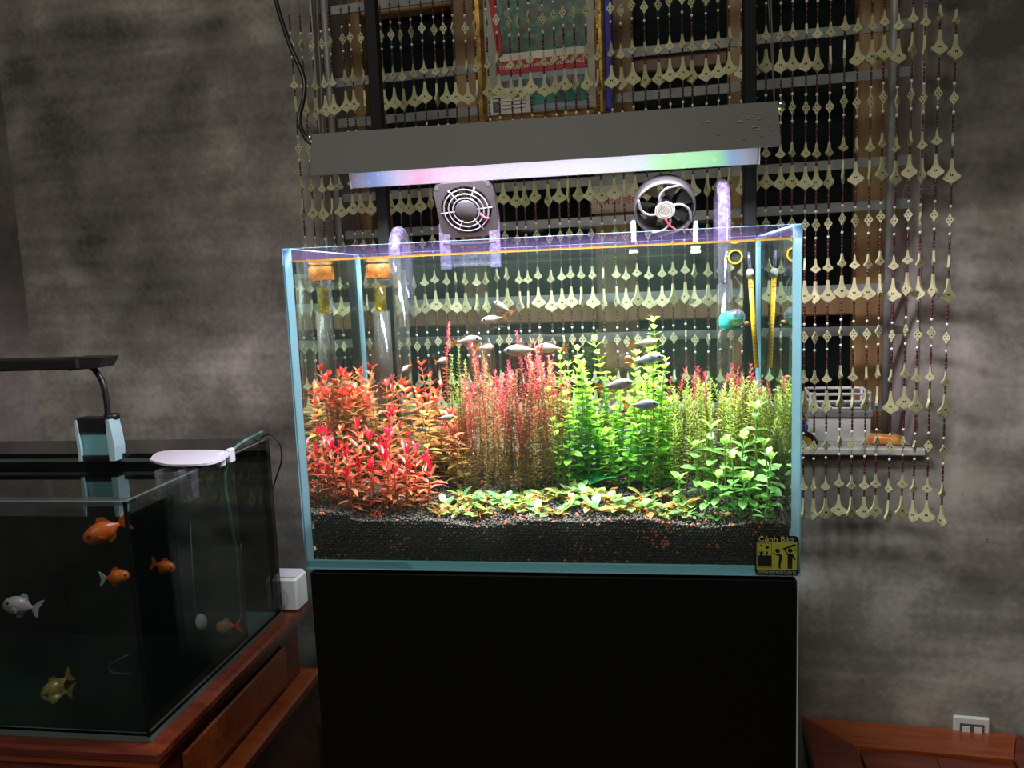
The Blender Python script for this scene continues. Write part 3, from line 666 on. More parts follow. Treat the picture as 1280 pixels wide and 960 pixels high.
def leaf_mesh(key, shape, ratio, curl, fold, col, name='leaf'):
    if key not in LEAFCACHE:
        v, f = leafgeo(1.0, ratio, curl, fold, 5, shape); b = MB(); b.col = col; b.add(v, f)
        LEAFCACHE[key] = b.mesh(name, 'leaf', smooth=True, colors=True)
    return LEAFCACHE[key]
def rotm(az, el, roll=0.0):
    return Matrix.Rotation(az, 3, 'Z') @ Matrix.Rotation(-el, 3, 'Y') @ Matrix.Rotation(roll, 3, 'X')
def grow(name, label, cat, group, base, height, lean, stops, node, llen, ratio, shape='lance', curl=.3, n_obj=0, per=2, bare=0.0, stem_r=.0008, el0=.1, el1=.9, cone=.35, var=.12, skip=0.0):
    """one stemmed water plant: curved stem, whorls of leaves; the uppermost n_obj leaves are objects of their own"""
    root = thing(name, label, cat, base, 0, group)
    lx, ly = lean; bow = U(-.15, .15) * height
    path = lambda t: Vector((lx * t + bow * math.sin(PI * t) * .5, ly * t, height * t))
    b = MB(); b.col = lerp3(stops, .15); cs = lerp3(stops, .1)
    pts = [path(i / 6) for i in range(7)]; pts[0].z -= .006
    b.col = tuple(c * .75 for c in cs); b.tube(pts, [stem_r * (1.15 - .5 * i / 6) for i in range(7)], 5)
    b.build('stem', 'stem', root, smooth=True, colors=True)
    nn = max(2, int(height * (1 - bare) / node)); fb = MB(); lv = []
    az = U(0, PI)
    for i in range(nn + 1):
        t = bare + (1 - bare) * i / nn; p = path(t); top = (i / nn)
        ll = llen * (1 - cone * max(0, top - .55) / .45) * U(.8, 1.15) * (.75 + .25 * min(1, i / 3))
        el = el0 + (el1 - el0) * max(0, (top - .5) / .5) ** 1.5
        for k in range(per):
            if rnd() < skip: continue
            lv.append((t, p, az + 2 * PI * k / per + U(-.3, .3), el + U(-.25, .25), ll))
        az += PI / per + U(-.2, .2)
    for q in range(2): lv.append((1.0, path(1.0), U(0, 2 * PI), 1.2, llen * .6))
    cut = len(lv) - n_obj
    for i, (t, p, a_, el, ll) in enumerate(lv):
        tt = max(0, min(1, t + U(-var, var)))
        if i >= cut:
            kq = round(tt * 5) / 5; var_i = random.randint(0, 2)
            key = (name, kq, var_i)
            c = lerp3(stops, kq); g_ = (.85, 1.0, 1.18)[var_i]
            me = leaf_mesh(key, shape, ratio, curl * (.6 + .4 * var_i), .14, tuple(min(.95, x * g_) for x in c))
            o = link('leaf', me, root); o.location = p; o.rotation_euler = rotm(a_, el, U(-.3, .3)).to_euler(); o.scale = (ll,) * 3
        else:
            v, f = leafgeo(ll, ll * ratio, curl, .12, 3 if ll < .012 else 4, shape); R3 = np.array(rotm(a_, el, U(-.3, .3)))
            c = lerp3(stops, tt); g_ = U(.75, 1.2); fb.col = tuple(min(.95, x * g_) for x in c)
            fb.add(v @ R3.T + np.array(p), f)
    if fb.v: tag(fb.build('foliage', 'leaf', root, smooth=True, colors=True), kind='stuff')
    return root
def spot(px, Y): x = at(px, 600, Y).x; x = max(.018, min(W - .018, x)); return Vector((x, Y, soil_z(x, Y) - .003))
def topz(px, py, Y): return at(px, py, Y).z
def interp(tab, x):
    for (x0, y0), (x1, y1) in zip(tab, tab[1:]):
        if x <= x1: return y0 + (y1 - y0) * max(0, (x - x0)) / (x1 - x0)
    return tab[-1][1]

# A: red and orange bush at the back left
SA = [(0, (.52, .46, .12)), (.40, (.66, .46, .13)), (.70, (.74, .30, .11)), (.90, (.82, .15, .06)), (1, (.88, .06, .04))]
SA2 = [(0, (.46, .44, .12)), (.6, (.62, .50, .14)), (1, (.74, .40, .13))]
topA = [(372, 462), (400, 475), (430, 470), (455, 462), (475, 470), (492, 450), (510, 478), (545, 455), (562, 480), (590, 500)]
for i in range(72):
    px = 376 + (585 - 376) * ((i * .618) % 1); Y = U(.105, .225)
    s_ = spot(px, Y); py = interp(topA, px) + random.choice((0, 8, 20, 40, 60, 75)) + U(-4, 8)
    if px > 560: py = max(py, 520)
    ol = i % 3 == 1
    if ol: py = max(py, interp(topA, px) + 26)
    grow('ludwigia_plant', 'olive-yellow leafy stem low in the orange-red thicket at back left' if ol else 'orange-red bushy stem plant in the thicket at the tank\'s back left', 'water plant', 'orange-red bush at the back left of the planted tank', s_, max(.05, topz(px, py, Y) - s_.z), (U(-.012, .012), U(-.01, .01)), SA2 if ol else SA, .0092, .0215, .50, 'lance', .35, 8)
# H: thin green stems between bush and pink clump
SH = [(0, (.22, .20, .04)), (.5, (.30, .36, .05)), (1, (.40, .70, .12))]
for px, py in ((568, 470), (574, 446), (583, 436), (590, 452), (579, 480)):
    Y = U(.14, .20); s_ = spot(px, Y)
    grow('rotala_plant', 'slender light green stem left of the pink clump', 'water plant', 'slender green stems beside the pink clump', s_, topz(px, py, Y) - s_.z, (U(-.006, .006), 0), SH, .0042, .0075, .34, 'lance', .3, 0, 3, .25, .0007, .3, 1.0)
# C: pink rotala clump
SCC = [(0, (.50, .40, .14)), (.40, (.60, .36, .14)), (.62, (.62, .13, .09)), (.82, (.82, .085, .12)), (1, (.88, .10, .17))]
SC3 = [(0, (.50, .42, .14)), (.5, (.58, .42, .15)), (.85, (.66, .36, .16)), (1, (.74, .28, .18))]
topC = [(566, 520), (580, 470), (598, 455), (607, 425), (622, 445), (640, 452), (655, 470), (668, 430), (690, 448), (702, 470), (712, 500)]
for i in range(112):
    px = 566 + (712 - 566) * ((i * .618) % 1); Y = U(.10, .215)
    s_ = spot(px, Y); py = interp(topC, px) + random.choice((0, 6, 16, 30, 48, 70)) + U(-5, 10)
    if i == 5: px, py = 608, 404
    if i == 9: px, py = 668, 415
    grow('rotala_plant', {5: 'tallest pink spike rising on the left of the middle clump', 9: 'second tall pink spike, behind the large silvery fish'}.get(i, 'thin brownish green stem plant among the pink clump' if i % 5 in (1, 3) and i not in (5, 9) else 'thin-stemmed pink-topped plant in the middle clump'), 'water plant', 'pink stem plants in the middle of the planted tank', s_, max(.04, topz(px, py, Y) - s_.z), (U(-.014, .014), U(-.01, .01)), SC3 if i % 5 in (1, 3) and i not in (5, 9) else SCC, .0030, .0082, .36, 'lance', .3, 0, 3, .06, .0007, .25, .95, .3, .1)
# D: bright green round-leaved bush
SD = [(0, (.22, .62, .08)), (.45, (.30, .68, .08)), (.8, (.46, .74, .09)), (1, (.64, .84, .16))]
topD = [(694, 480), (705, 455), (714, 408), (722, 450), (745, 452), (760, 460), (785, 478), (800, 455), (815, 425), (830, 430), (845, 470), (860, 520)]
for i in range(64):
    px = 696 + (852 - 696) * ((i * .618) % 1); Y = U(.10, .215)
    s_ = spot(px, Y); py = interp(topD, px) + random.choice((4, 12, 24, 44, 66, 88)) + U(-4, 8)
    if i == 3: px, py = 714, 406
    if i == 7: px, py = 832, 424
    if i == 11: px, py = 812, 428
    grow('green_stem_plant', {3: 'tallest yellow-green shoot at the left edge of the green bush', 7: 'tall green shoot at the right edge of the green bush', 11: 'green shoot beside the two fish at the top right of the bush'}.get(i) or ('short green round-leaved plant low in the bush right of centre' if py > interp(topD, px) + 40 else 'tall yellow-green round-leaved plant in the bush right of centre'), 'water plant', 'bright green bush in the planted tank', s_, max(.04, topz(px, py, Y) - s_.z), (U(-.012, .012), U(-.01, .01)), SD, .0088, .0165, .64, 'oval', .3, 8, 2, .05, .0010, .15, .85)
# E: fine yellow-green thicket at the right, some with red tips
SE = [(0, (.44, .48, .12)), (.4, (.50, .60, .12)), (.8, (.54, .68, .12)), (1, (.66, .80, .20))]
SE2 = [(0, (.22, .20, .04)), (.4, (.38, .32, .05)), (.72, (.60, .36, .10)), (.86, (.78, .09, .11)), (1, (.85, .07, .14))]
topE = [(800, 560), (830, 500), (850, 480), (870, 478), (900, 482), (930, 478), (950, 475), (965, 490), (990, 500)]
for i in range(120):
    px = 806 + (978 - 806) * ((i * .618) % 1); Y = U(.09, .22)
    s_ = spot(px, Y); py = interp(topE, px) + random.choice((0, 6, 14, 26, 44)) + U(-5, 8); redtip = i % 6 == 0
    if redtip: py = interp(topE, px) - U(2, 22)
    sh = py > interp(topE, px) + 20
    grow('rotala_plant', ('short fine-leaved yellow-green plant low in the right thicket' if sh and not redtip else 'fine-leaved plant with a raspberry red tip in the right thicket' if redtip else 'tall fine-leaved yellow-green plant in the right thicket'), 'water plant', 'fine-leaved thicket at the right of the planted tank' if not redtip else 'red-tipped plants in the right thicket', s_, max(.04, topz(px, py, Y) - s_.z), (U(-.012, .012), U(-.01, .01)), SE2 if redtip else SE, .0031, .0090, .32, 'lance', .3, 0, 3, .12, .0007, .3, 1.0, .3, .06)
# B: scarlet plants in the left foreground
SB = [(0, (.60, .26, .08)), (.45, (.85, .30, .15)), (.75, (.90, .17, .09)), (.88, (.88, .02, .05)), (1, (.82, .008, .05))]
for px, base_py, py, Y in ((413, 620, 545, .065), (424, 628, 560, .05), (437, 634, 562, .034), (452, 622, 538, .07), (466, 630, 552, .05), (478, 632, 575, .036), (490, 620, 520, .08), (496, 618, 545, .065), (509, 630, 566, .042), (520, 622, 562, .06), (533, 628, 590, .045), (400, 615, 570, .07), (440, 636, 596, .028), (430, 620, 572, .072), (445, 620, 585, .055), (460, 625, 590, .038), (484, 622, 560, .06), (500, 625, 592, .036), (515, 622, 585, .05), (405, 620, 592, .05), (527, 620, 578, .07)):
    s_ = spot(px, Y)
    grow('scarlet_plant', 'scarlet long-leaved plant in the left foreground of the tank', 'water plant', 'scarlet foreground plants', s_, max(.03, topz(px, py, Y) - s_.z), (U(-.008, .008), U(-.008, .004)), SB, .0072, .0260, .27, 'lance', .5, 26, 2, .02, .0011, .35, 1.25, .15, .1)
# F: pale green broad-leaved plants in the right foreground
SF = [(0, (.24, .56, .12)), (.4, (.34, .70, .20)), (.8, (.42, .76, .24)), (1, (.52, .84, .20))]
for px, py, Y in ((852, 600, .07), (872, 560, .075), (886, 536, .075), (897, 598, .03), (908, 556, .06), (915, 572, .035), (925, 600, .026), (935, 548, .07), (945, 512, .072), (955, 556, .03), (966, 574, .04), (878, 612, .035), (940, 600, .025)):
    s_ = spot(px, Y)
    grow('broad_leaf_plant', 'pale green broad-leaved plant in the right foreground of the tank', 'water plant', 'pale green foreground plants at the right', s_, max(.025, topz(px, py, Y) - s_.z), (U(-.008, .008), U(-.006, .004)), SF, .0118, .0215, .56, 'oval', .5, 22, 2, .05, .0013, .1, .9, .2)
# G: low rosettes across the front
GC = [(.34, .58, .16), (.52, .58, .16), (.22, .48, .22), (.55, .50, .14), (.62, .34, .12), (.30, .62, .14)]
for i in range(80):
    px = 548 + (868 - 548) * ((i * .618) % 1) + U(-4, 4); Y = U(.032, .092); s_ = spot(px, Y); s_.z += .002
    root = thing('rosette_plant', 'low light green rosette on the soil along the front', 'water plant', s_, U(0, 6.28), 'low rosettes along the front of the planted tank')
    for k in range(random.randint(5, 8)):
        ci = random.randrange(len(GC)); me = leaf_mesh(('ros', ci), 'spoon', .42, .6, .10, GC[ci]); o = link('leaf', me, root)
        o.location = (0, 0, .002); o.rotation_euler = rotm(k * 2.4 + U(-.4, .4), U(.1, 1.0), U(-.4, .4)).to_euler(); q = U(.014, .026); o.scale = (q, q, q)
    b = MB(); b.col = (.60, .18, .06)
    for k in range(9):
        a_ = U(0, 6.28); L_ = U(.006, .016); b.tube([(0, 0, .001), (L_ * .5 * math.cos(a_), L_ * .5 * math.sin(a_), U(.003, .008)), (L_ * math.cos(a_), L_ * math.sin(a_), U(0, .006))], .0006, 4)
    b.build('runners', 'stem', root, smooth=True, colors=True)
s_ = spot(737, .10); root = thing('fern_plant', 'dark green broad fern leaves low in front of the green bush', 'water plant', s_, 0)
for k in range(5):
    me = leaf_mesh(('fern',), 'lance', .30, .4, .12, (.015, .22, .05)); o = link('leaf', me, root); o.rotation_euler = rotm(-.3 + k * .75, .55, 0).to_euler(); o.scale = (.042,) * 3; o.location = (0, 0, .012)
MB().tube([(0, 0, -.004), (0, 0, .014)], .0015, 6).build('rhizome', 'snailpale', root)

# ---------------- fish in the planted tank
def fish_parts(prefix, L_, hgt, wid, mats, tail=.24, round_=1.0, dorsal=True, tailsplit=True, bodyname='body'):
    """meshes of one fish, nose toward +X, centre at origin"""
    prof = [(-.50, .10), (-.42, .16), (-.30, .34), (-.15, .72), (0, .95), (.14, 1.0), (.28, .86), (.40, .56), (.47, .28), (.5, .06)]
    if round_ > 1: prof = [(-.42, .16), (-.34, .30), (-.22, .68), (-.08, .94), (.06, 1.0), (.20, .94), (.32, .80), (.42, .60), (.48, .34), (.5, .10)]
    b = MB(); n = 10; vs = []; fs = []
    for x, h in prof:
        for k in range(n):
            a = 2 * PI * k / n; vs.append((x * L_, math.cos(a) * h * wid / 2, math.sin(a) * h * hgt / 2))
    for i in range(len(prof) - 1):
        for k in range(n): fs.append((i * n + k, i * n + (k + 1) % n, (i + 1) * n + (k + 1) % n, (i + 1) * n + k))
    fs += [tuple(range(n))[::-1], tuple((len(prof) - 1) * n + k for k in range(n))]
    b.add(vs, fs); d = {'body': b.mesh('body', mats[0], True)}
    t = .0006; x0 = prof[0][0] * L_
    b = MB(); b.prism([(x0 + .03 * L_, .05 * hgt), (x0 - tail * .55 * L_, .42 * hgt), (x0 - tail * L_, .52 * hgt), (x0 - tail * .70 * L_, 0 if tailsplit else .2 * hgt), (x0 - tail * L_, -.52 * hgt), (x0 - tail * .55 * L_, -.42 * hgt), (x0 + .03 * L_, -.05 * hgt)], -t, t); d['tail_fin'] = b.mesh('tail_fin', mats[1])
    b = MB(); b.prism([(.10 * L_, .44 * hgt), (.02 * L_, .70 * hgt), (-.14 * L_, .62 * hgt), (-.26 * L_, .24 * hgt)], -t, t); d['dorsal_fin'] = b.mesh('dorsal_fin', mats[2])
    b = MB(); b.prism([(.02 * L_, -.44 * hgt), (-.06 * L_, -.66 * hgt), (-.20 * L_, -.56 * hgt), (-.30 * L_, -.20 * hgt)], -t, t); d['anal_fin'] = b.mesh('anal_fin', mats[2])
    for s in (-1, 1):
        b = MB(); hb = .70 * wid / 2; b.ball((.36 * L_, s * hb * .98, .10 * hgt), .045 * L_ * (1.1 if round_ > 1 else 1), 8, 5, (1, .5, 1)); d['eye' + str(s)] = b.mesh('eye', 'eye', True)
        b = MB(); b.prism([(.20 * L_, -.10 * hgt), (.02 * L_, -.30 * hgt), (.0, -.14 * hgt), (.16 * L_, -.02 * hgt)], s * wid * .5 - t, s * wid * .5 + t); d['pectoral_fin' + str(s)] = b.mesh('pectoral_fin', mats[2])
    return d
RAIN = fish_parts('r', .036, .0135, .0070, ['fishbody', 'fishorange', 'fishfin'])
RAINB = fish_parts('b', .036, .0135, .0070, ['fishback', 'fishorange', 'fishfin'])
def place_fish(name, parts, label, px, py, Y, length_px, head_right=True, tilt=0.0, yaw=0.0, group=None, L0=.036, cat='fish'):
    P = at(px, py, Y); want = length_px * (Y - CAM.y) / FPX
    root = thing(name, label, cat, P, 0, group); root.rotation_euler = (0, -tilt, (0 if head_right else PI) + yaw)
    k = want / (L0 * 1.15); root.scale = (k, k, k)
    for nm, me in parts.items(): link(nm.rstrip('-1').rstrip('1') if nm[-1] == '1' else nm, me, root)
    return root
for (px, py, Y, lp, hr, ti, ya, lab, pp) in (
    (586, 426, .13, 42, True, .10, -.25, 'silvery fish with pink fins left of the pink plant spike', RAIN),
    (615, 399, .15, 32, False, -.12, .2, 'small pale fish just above the pink plant tips, upper middle', RAIN),
    (627, 383, .17, 28, False, .55, .5, 'topmost pale fish, nose tilted up toward the left', RAIN),
    (650, 438, .12, 48, False, .0, .15, 'large silvery fish over the pink clump', RAIN),
    (686, 435, .15, 40, False, .05, -.2, 'pale fish behind the tall green shoot, beside the large silvery one', RAIN),
    (608, 434, .20, 26, True, .0, .7, 'dim pale fish behind the pink plant spike', RAIN),
    (553, 450, .17, 22, True, .1, 1.0, 'small pale fish turned away over the red bush', RAIN),
    (507, 460, .17, 20, False, -.4, 1.1, 'small blurred pale fish at the left beside the filter tube', RAIN),
    (558, 522, .10, 26, True, .0, .4, 'small pale fish in front of the orange bush', RAIN),
    (772, 481, .075, 44, True, .16, -.1, 'pale fish with orange tail crossing the green bush', RAIN),
    (805, 506, .065, 42, True, .05, -.1, 'blue-silver fish with orange tail low in front of the green bush', RAINB),
    (811, 449, .10, 44, True, .14, -.15, 'silvery fish at the top right of the green bush', RAINB),
    (807, 429, .14, 34, True, .0, .3, 'dull pale fish highest above the green bush', RAIN)):
    place_fish('rainbow_fish', pp, lab, px, py, Y, lp, hr, ti, ya, 'small silvery fish in the planted tank')
def snail(px, py, Y, rp, lab, mt):
    P = at(px, py, Y); r = rp * (Y - CAM.y) / FPX; root = thing('water_snail', lab, 'snail', P)
    b = MB()
    pts = [Vector((r * (1 - .11 * k) * .62 * math.cos(k * .7), 0, r * (1 - .11 * k) * .62 * math.sin(k * .7))) for k in range(9)]
    b.tube(pts, [r * (.46 - .045 * k) for k in range(9)], 8); b.build('shell', mt, root, smooth=True)
    MB().ball((r * .2, 0, -r * .75), r * .5, 8, 5, (1.4, .6, .35)).build('foot', 'snailpale', root, smooth=True)
for a in ((784, 449, .20, 6, 'reddish brown snail on the back glass above the green bush', 'snail'), (779, 515, .07, 5, 'dark snail below the pale fish at the green bush', 'snail'), (936, 474, .16, 5, 'brown snail among the red tips at the right', 'snail'), (939, 491, .13, 5, 'dark brown snail below the red tips, right thicket', 'snail'), (954, 490, .15, 5, 'olive snail on the right glass by the thicket', 'snailpale'), (861, 648, .012, 5.5, 'olive snail shell resting on the soil by the front glass', 'snailpale')):
    snail(*a)

# ---------------- tank hardware
UX, UY, UZ = Vector((1, 0, 0)), Vector((0, 1, 0)), Vector((0, 0, 1))
def upipe(name, label, px, ptop, r, rise_in, y_in, y_out, zin, mat='acrylicsheen'):
    """glass tube: up inside the tank, arch over the back rim, down outside"""
    x = at(px, ptop, y_in).x; rad = (y_out - y_in) / 2; ztop = at(px, ptop, y_in).z - r - rad
    root = thing(name, label, 'pipe', (x, y_in, zin))
    pts = [Vector((0, 0, 0)), Vector((0, 0, ztop - zin))] + [Vector((0, rad - rad * math.cos(a * PI / 10), ztop - zin + rad * math.sin(a * PI / 10))) for a in range(1, 11)] + [Vector((0, 2 * rad, ztop - zin - .10))]
    b = MB(); b.tube(pts, r, 16); b.build('tube', mat, root, smooth=True); return root
lp_ = upipe('inflow_pipe', 'short clear bent tube over the rim at the tank\'s back left', 491, 281, .0085, 0, .215, .275, .362)
rp_ = upipe('outflow_pipe', 'tall shiny clear tube arching over the rim at the back right', 905, 219, .0085, 0, .215, .275, .31)
# right: outlet elbow facing the room, yellowish collar, hanger box
P = at(919, 321, .19); el = thing('outlet_nozzle', 'yellow-rimmed black outlet opening below the water at the right', 'nozzle', P)
Mx = basis(Vector((0, 0, 0)), UX, UZ, -UY)
MB().lathe([(.0094, -.020), (.0094, 0), (.0078, .001), (.0076, -.018)], 20, Mx, False).build('collar', 'yellowtube', el, smooth=True)
MB().lathe([(.0001, -.001), (.0076, -.001), (.0076, -.002), (.0001, -.002)], 20, Mx).build('bore', 'hole', el)
MB().lathe([(.0078, -.0008), (.0096, -.0008), (.0096, .0012), (.0078, .0012)], 20, Mx, True).build('rim', 'yellow', el)
a0, a1 = at(897, 304, .2), at(935, 323, .2)
MB().box(tuple(Vector((a0.x, .205, a1.z)) - P), tuple(Vector((a1.x, .235, a0.z)) - P), .001).build('hanger_box', 'acrylic', el)
P = at(906, 330, .215); tb = thing('intake_tube', 'wide clear tube standing in the water behind the drop checker', 'pipe', (P.x, .215, .10))
MB().tube([(0, 0, 0), (0, 0, .235)], .0115, 18).build('tube', 'acrylic', tb, smooth=True)
MB().lathe([(.0135, 0), (.0135, .03), (.0118, .032), (.0118, 0)], 16).build('strainer', 'acrylic', tb, smooth=True)
# left: two nested clear tubes with orange tinted top
P = at(473, 330, .205); tl_ = thing('filter_tube', 'clear filter tube with orange tinted cap in the back left corner', 'filter', (P.x, .205, .10))
zc = at(473, 330, .205).z - .10
MB().tube([(0, 0, 0), (0, 0, zc - .068)], .0125, 18).build('lower_tube', 'greytube', tl_, smooth=True)
MB().tube([(0, 0, zc - .072), (0, 0, zc - .030)], .0085, 14).build('inner_tube', 'yellowtube', tl_, smooth=True)
MB().lathe([(.0185, zc - .020), (.0185, zc - .002), (.0150, zc), (.0150, zc - .020)], 18, None, True).build('cap', 'orangecap', tl_, smooth=True)
MB().box((-.0205, -.016, zc - .034), (.0205, .016, zc - .022), .002).build('holder', 'acrylic', tl_)
MB().tube([(.030, 0, 0), (.030, 0, zc - .01)], .011, 16).build('side_tube', 'acrylic', tl_, smooth=True)
a0, a1 = at(478, 322, .2), at(502, 342, .2); MB().box((a0.x - P.x, -.008, a1.z - .10), (a1.x - P.x, .02, a0.z - .10), .001).build('hanger_box', 'acrylic', tl_)
# thermometer
p0, p1 = at(936, 318, .21), at(946, 460, .20); th = thing('thermometer', 'thin yellow-backed glass thermometer with white cap at the right', 'thermometer', p1)
dv = p0 - p1
MB().tube([(0, 0, 0), tuple(dv * .82)], .0034, 8).build('yellow_scale', 'yellow', th, smooth=True)
MB().tube([tuple(dv * .80), tuple(dv * .84), tuple(dv * .87)], [.0052, .0052, .0036], 10).build('cap', 'white', th, smooth=True)
MB().tube([tuple(dv * .86), tuple(dv * 1.02)], .0022, 8).build('stem', 'acrylicsheen', th, smooth=True)
b = MB()
for k in range(22): c = dv * (.05 + .033 * k); b.box((c.x - .002, c.y - .0036, c.z - .0002), (c.x + (.0022 if k % 5 == 0 else .0006), c.y - .0033, c.z + .0004))
b.build('tick_marks', 'hole', th)
# drop checker
P = at(920, 397, .19); dc = thing('drop_checker', 'glass bulb drop checker with green liquid and turquoise backing', 'drop checker', P)
MB().ball((0, 0, 0), .0125, 16, 10, (1, .9, .95)).build('bulb', 'acrylicsheen', dc, smooth=True)
MB().lathe([(.0006, -.010), (.0062, -.0085), (.0096, -.003), (.0098, -.0012), (.0006, -.001)], 16).build('green_liquid', 'greenliquid', dc, smooth=True)
MB().ball((-.0115, .002, -.004), .013, 16, 8, (.85, .35, 1)).build('turquoise_disc', 'aqua', dc, smooth=True)
MB().box((-.018, .0, -.0165), (.012, .006, -.0135), .001).build('turquoise_lip', 'aqua', dc)
MB().tube(smoothpath([(.004, 0, .010), (.009, .002, .025), (.008, .004, .040), (.0, .01, .055)]), .0012, 6).build('air_line', 'acrylic', dc, smooth=True)
MB().ball((.013, -.004, -.008), .004, 8, 5, (1.2, .7, .8)).build('suction_foot', 'snail', dc, smooth=True)

# ---------------- fans clipped on the back rim
def fan_frame(TL, TR, BL, BR):
    c = (TL + TR + BL + BR) / 4; ux = ((TR - TL) + (BR - BL)).normalized(); vz = ((TL - BL) + (TR - BR)); vz = (vz - ux * vz.dot(ux)).normalized(); return c, ux, vz, vz.cross(ux)
def ringtube(b, c, r, tr, n=28, m_=5):
    vs = []; fs = []
    for i in range(n):
        a = 2 * PI * i / n
        for k in range(m_):
            q = 2 * PI * k / m_; vs.append((c[0] + (r + tr * math.cos(q)) * math.cos(a), c[1] + tr * math.sin(q), c[2] + (r + tr * math.cos(q)) * math.sin(a)))
    for i in range(n):
        for k in range(m_): fs.append((i * m_ + k, i * m_ + (k + 1) % m_, ((i + 1) % n) * m_ + (k + 1) % m_, ((i + 1) % n) * m_ + k))
    b.add(vs, fs)
TL, TR, BL, BR = at(539, 234, .195), at(613, 228, .195), at(553, 296, .235), at(627, 290, .235)
c, ux, vz, ny_ = fan_frame(TL, TR, BL, BR)        # ny_ points into the fan (away from the viewer)
fn = thing('square_cooling_fan', 'black square cooling fan with ring guard clipped on the rim', 'fan', c); fn.rotation_mode = 'QUATERNION'; fn.rotation_quaternion = basis(Vector((0, 0, 0)), ux, ny_, vz).to_quaternion()
S = (TR - TL).length / 2; R0 = S * .86; n = 36; TH = .022
b = MB(); vs = []; fs = []                         # square shroud with a round opening
def sq(a): k = 1 / max(abs(math.cos(a)), abs(math.sin(a))); k = min(k, 1.30); return (S * k * math.cos(a), S * k * math.sin(a))
for y in (0, TH):
    for i in range(n):
        a = 2 * PI * (i + .5) / n; vs.append((*[sq(a)[0]], y, sq(a)[1]))
    for i in range(n):
        a = 2 * PI * (i + .5) / n; vs.append((R0 * math.cos(a), y, R0 * math.sin(a)))
for i in range(n):
    j = (i + 1) % n
    fs += [(i, j, n + j, n + i), (2 * n + j, 2 * n + i, 3 * n + i, 3 * n + j), (j, i, 2 * n + i, 2 * n + j), (n + i, n + j, 3 * n + j, 3 * n + i)]
b.add(vs, fs); b.build('shroud', 'fanplastic', fn)
for k, rr in enumerate((.45, .60, .76)):
    b = MB(); ringtube(b, (0, -.0015, 0), S * rr, .0011); b.build('guard_ring', 'wireguard', fn, smooth=True)
for k in range(6):
    a = k * PI / 3 + .05; b = MB(); b.tube([(S * .38 * math.cos(a), -.001, S * .38 * math.sin(a)), (S * .90 * math.cos(a), -.001, S * .90 * math.sin(a))], .0011, 6); b.build('guard_spoke', 'wireguard', fn, smooth=True)
Mf = basis(Vector((0, 0, 0)), UX, UZ, -UY)
MB().lathe([(S * .40, -.012), (S * .40, .0), (S * .36, .0025)], 20, Mf).build('hub', 'fanplastic', fn, smooth=True)
for k in range(7):
    a = k * 2 * PI / 7; b = MB(); ca, sa = math.cos(a), math.sin(a)
    def pol(r, a_, y): return (r * math.cos(a_), y, r * math.sin(a_))
    b.add([pol(S * .38, a, .006), pol(S * .82, a + .1, .006), pol(S * .82, a + .75, .016), pol(S * .38, a + .6, .016), pol(S * .38, a, .007), pol(S * .82, a + .1, .007), pol(S * .82, a + .75, .017), pol(S * .38, a + .6, .017)], [(0, 1, 2, 3), (7, 6, 5, 4), (0, 4, 5, 1), (2, 6, 7, 3), (1, 5, 6, 2), (3, 7, 4, 0)]); b.build('blade', 'blackplastic', fn)
for sx, sz in ((-1, 1), (1, 1)): MB().lathe([(.0001, 0), (.0030, 0), (.0030, .0004), (.0001, .0004)], 10, Mf @ Matrix.Translation((sx * S * .86, sz * S * .86, .0004))).build('screw_hole', 'hole', fn)
b = MB(); b.tube(smoothpath([(S * .45, -.002, -S * .15), (S * .60, -.002, -S * .30), (S * .72, -.001, -S * .36)]), .0016, 5); b.build('red_wire', 'redwirem', fn, smooth=True)
# its acrylic clamp sits on the back rim
ck = thing('fan_clamp', 'frosted acrylic clamp holding the square fan on the back rim', 'clamp', (at(590, 300, .245).x, .245, .37))
for px in (557, 619):
    x0, z0 = at(px - 6, 313, .24).x, .372; x1 = at(px + 7, 313, .24).x; zt = at(px, 280 if px < 600 else 274, .24).z
    MB().box((x0 - ck.location.x, -.012, z0 - .37), (x1 - ck.location.x, -.004, zt - .37), .001).build('jaw', 'bracket', ck)
x0, x1 = at(555, 300, .24).x, at(622, 300, .24).x
MB().box((x0 - ck.location.x, .006, .005), (x1 - ck.location.x, .012, .045), .001).build('cross_plate', 'bracket', ck)
MB().box((x0 - ck.location.x, -.012, .036), (x1 - ck.location.x, .012, .040), .001).build('top_bar', 'blackplastic', ck)

# round fan
TL, TR, BL, BR = at(791, 233, .195), at(870, 229, .195), at(793, 295, .240), at(872, 291, .240)
c, ux, vz, ny_ = fan_frame(TL, TR, BL, BR)
fr_ = thing('round_cooling_fan', 'round black cooling fan with grey hub label clipped on the rim', 'fan', c); fr_.rotation_mode = 'QUATERNION'; fr_.rotation_quaternion = basis(Vector((0, 0, 0)), ux, ny_, vz).to_quaternion()
S = (TR - TL).length / 2
MB().lathe([(S * .93, .0), (S, 0), (S * 1.01, -.012), (S, -.024), (S * .93, -.024), (S * .95, -.012)], 36, Mf, True).build('shroud', 'fanplastic', fr_, smooth=True)
MB().lathe([(S * .30, -.014), (S * .30, -.001), (S * .27, .0005)], 22, Mf).build('hub', 'blackplastic', fr_, smooth=True)
MB().lathe([(.0001, .0006), (S * .33, .0006), (S * .33, .0012), (.0001, .0012)], 22, Mf).build('hub_label', 'fanlabel', fr_)
for rr in (.29, .22): b = MB(); ringtube(b, (0, -.0013, 0), S * rr, .0005, 22, 4); b.build('label_ring', 'darkgrey', fr_)
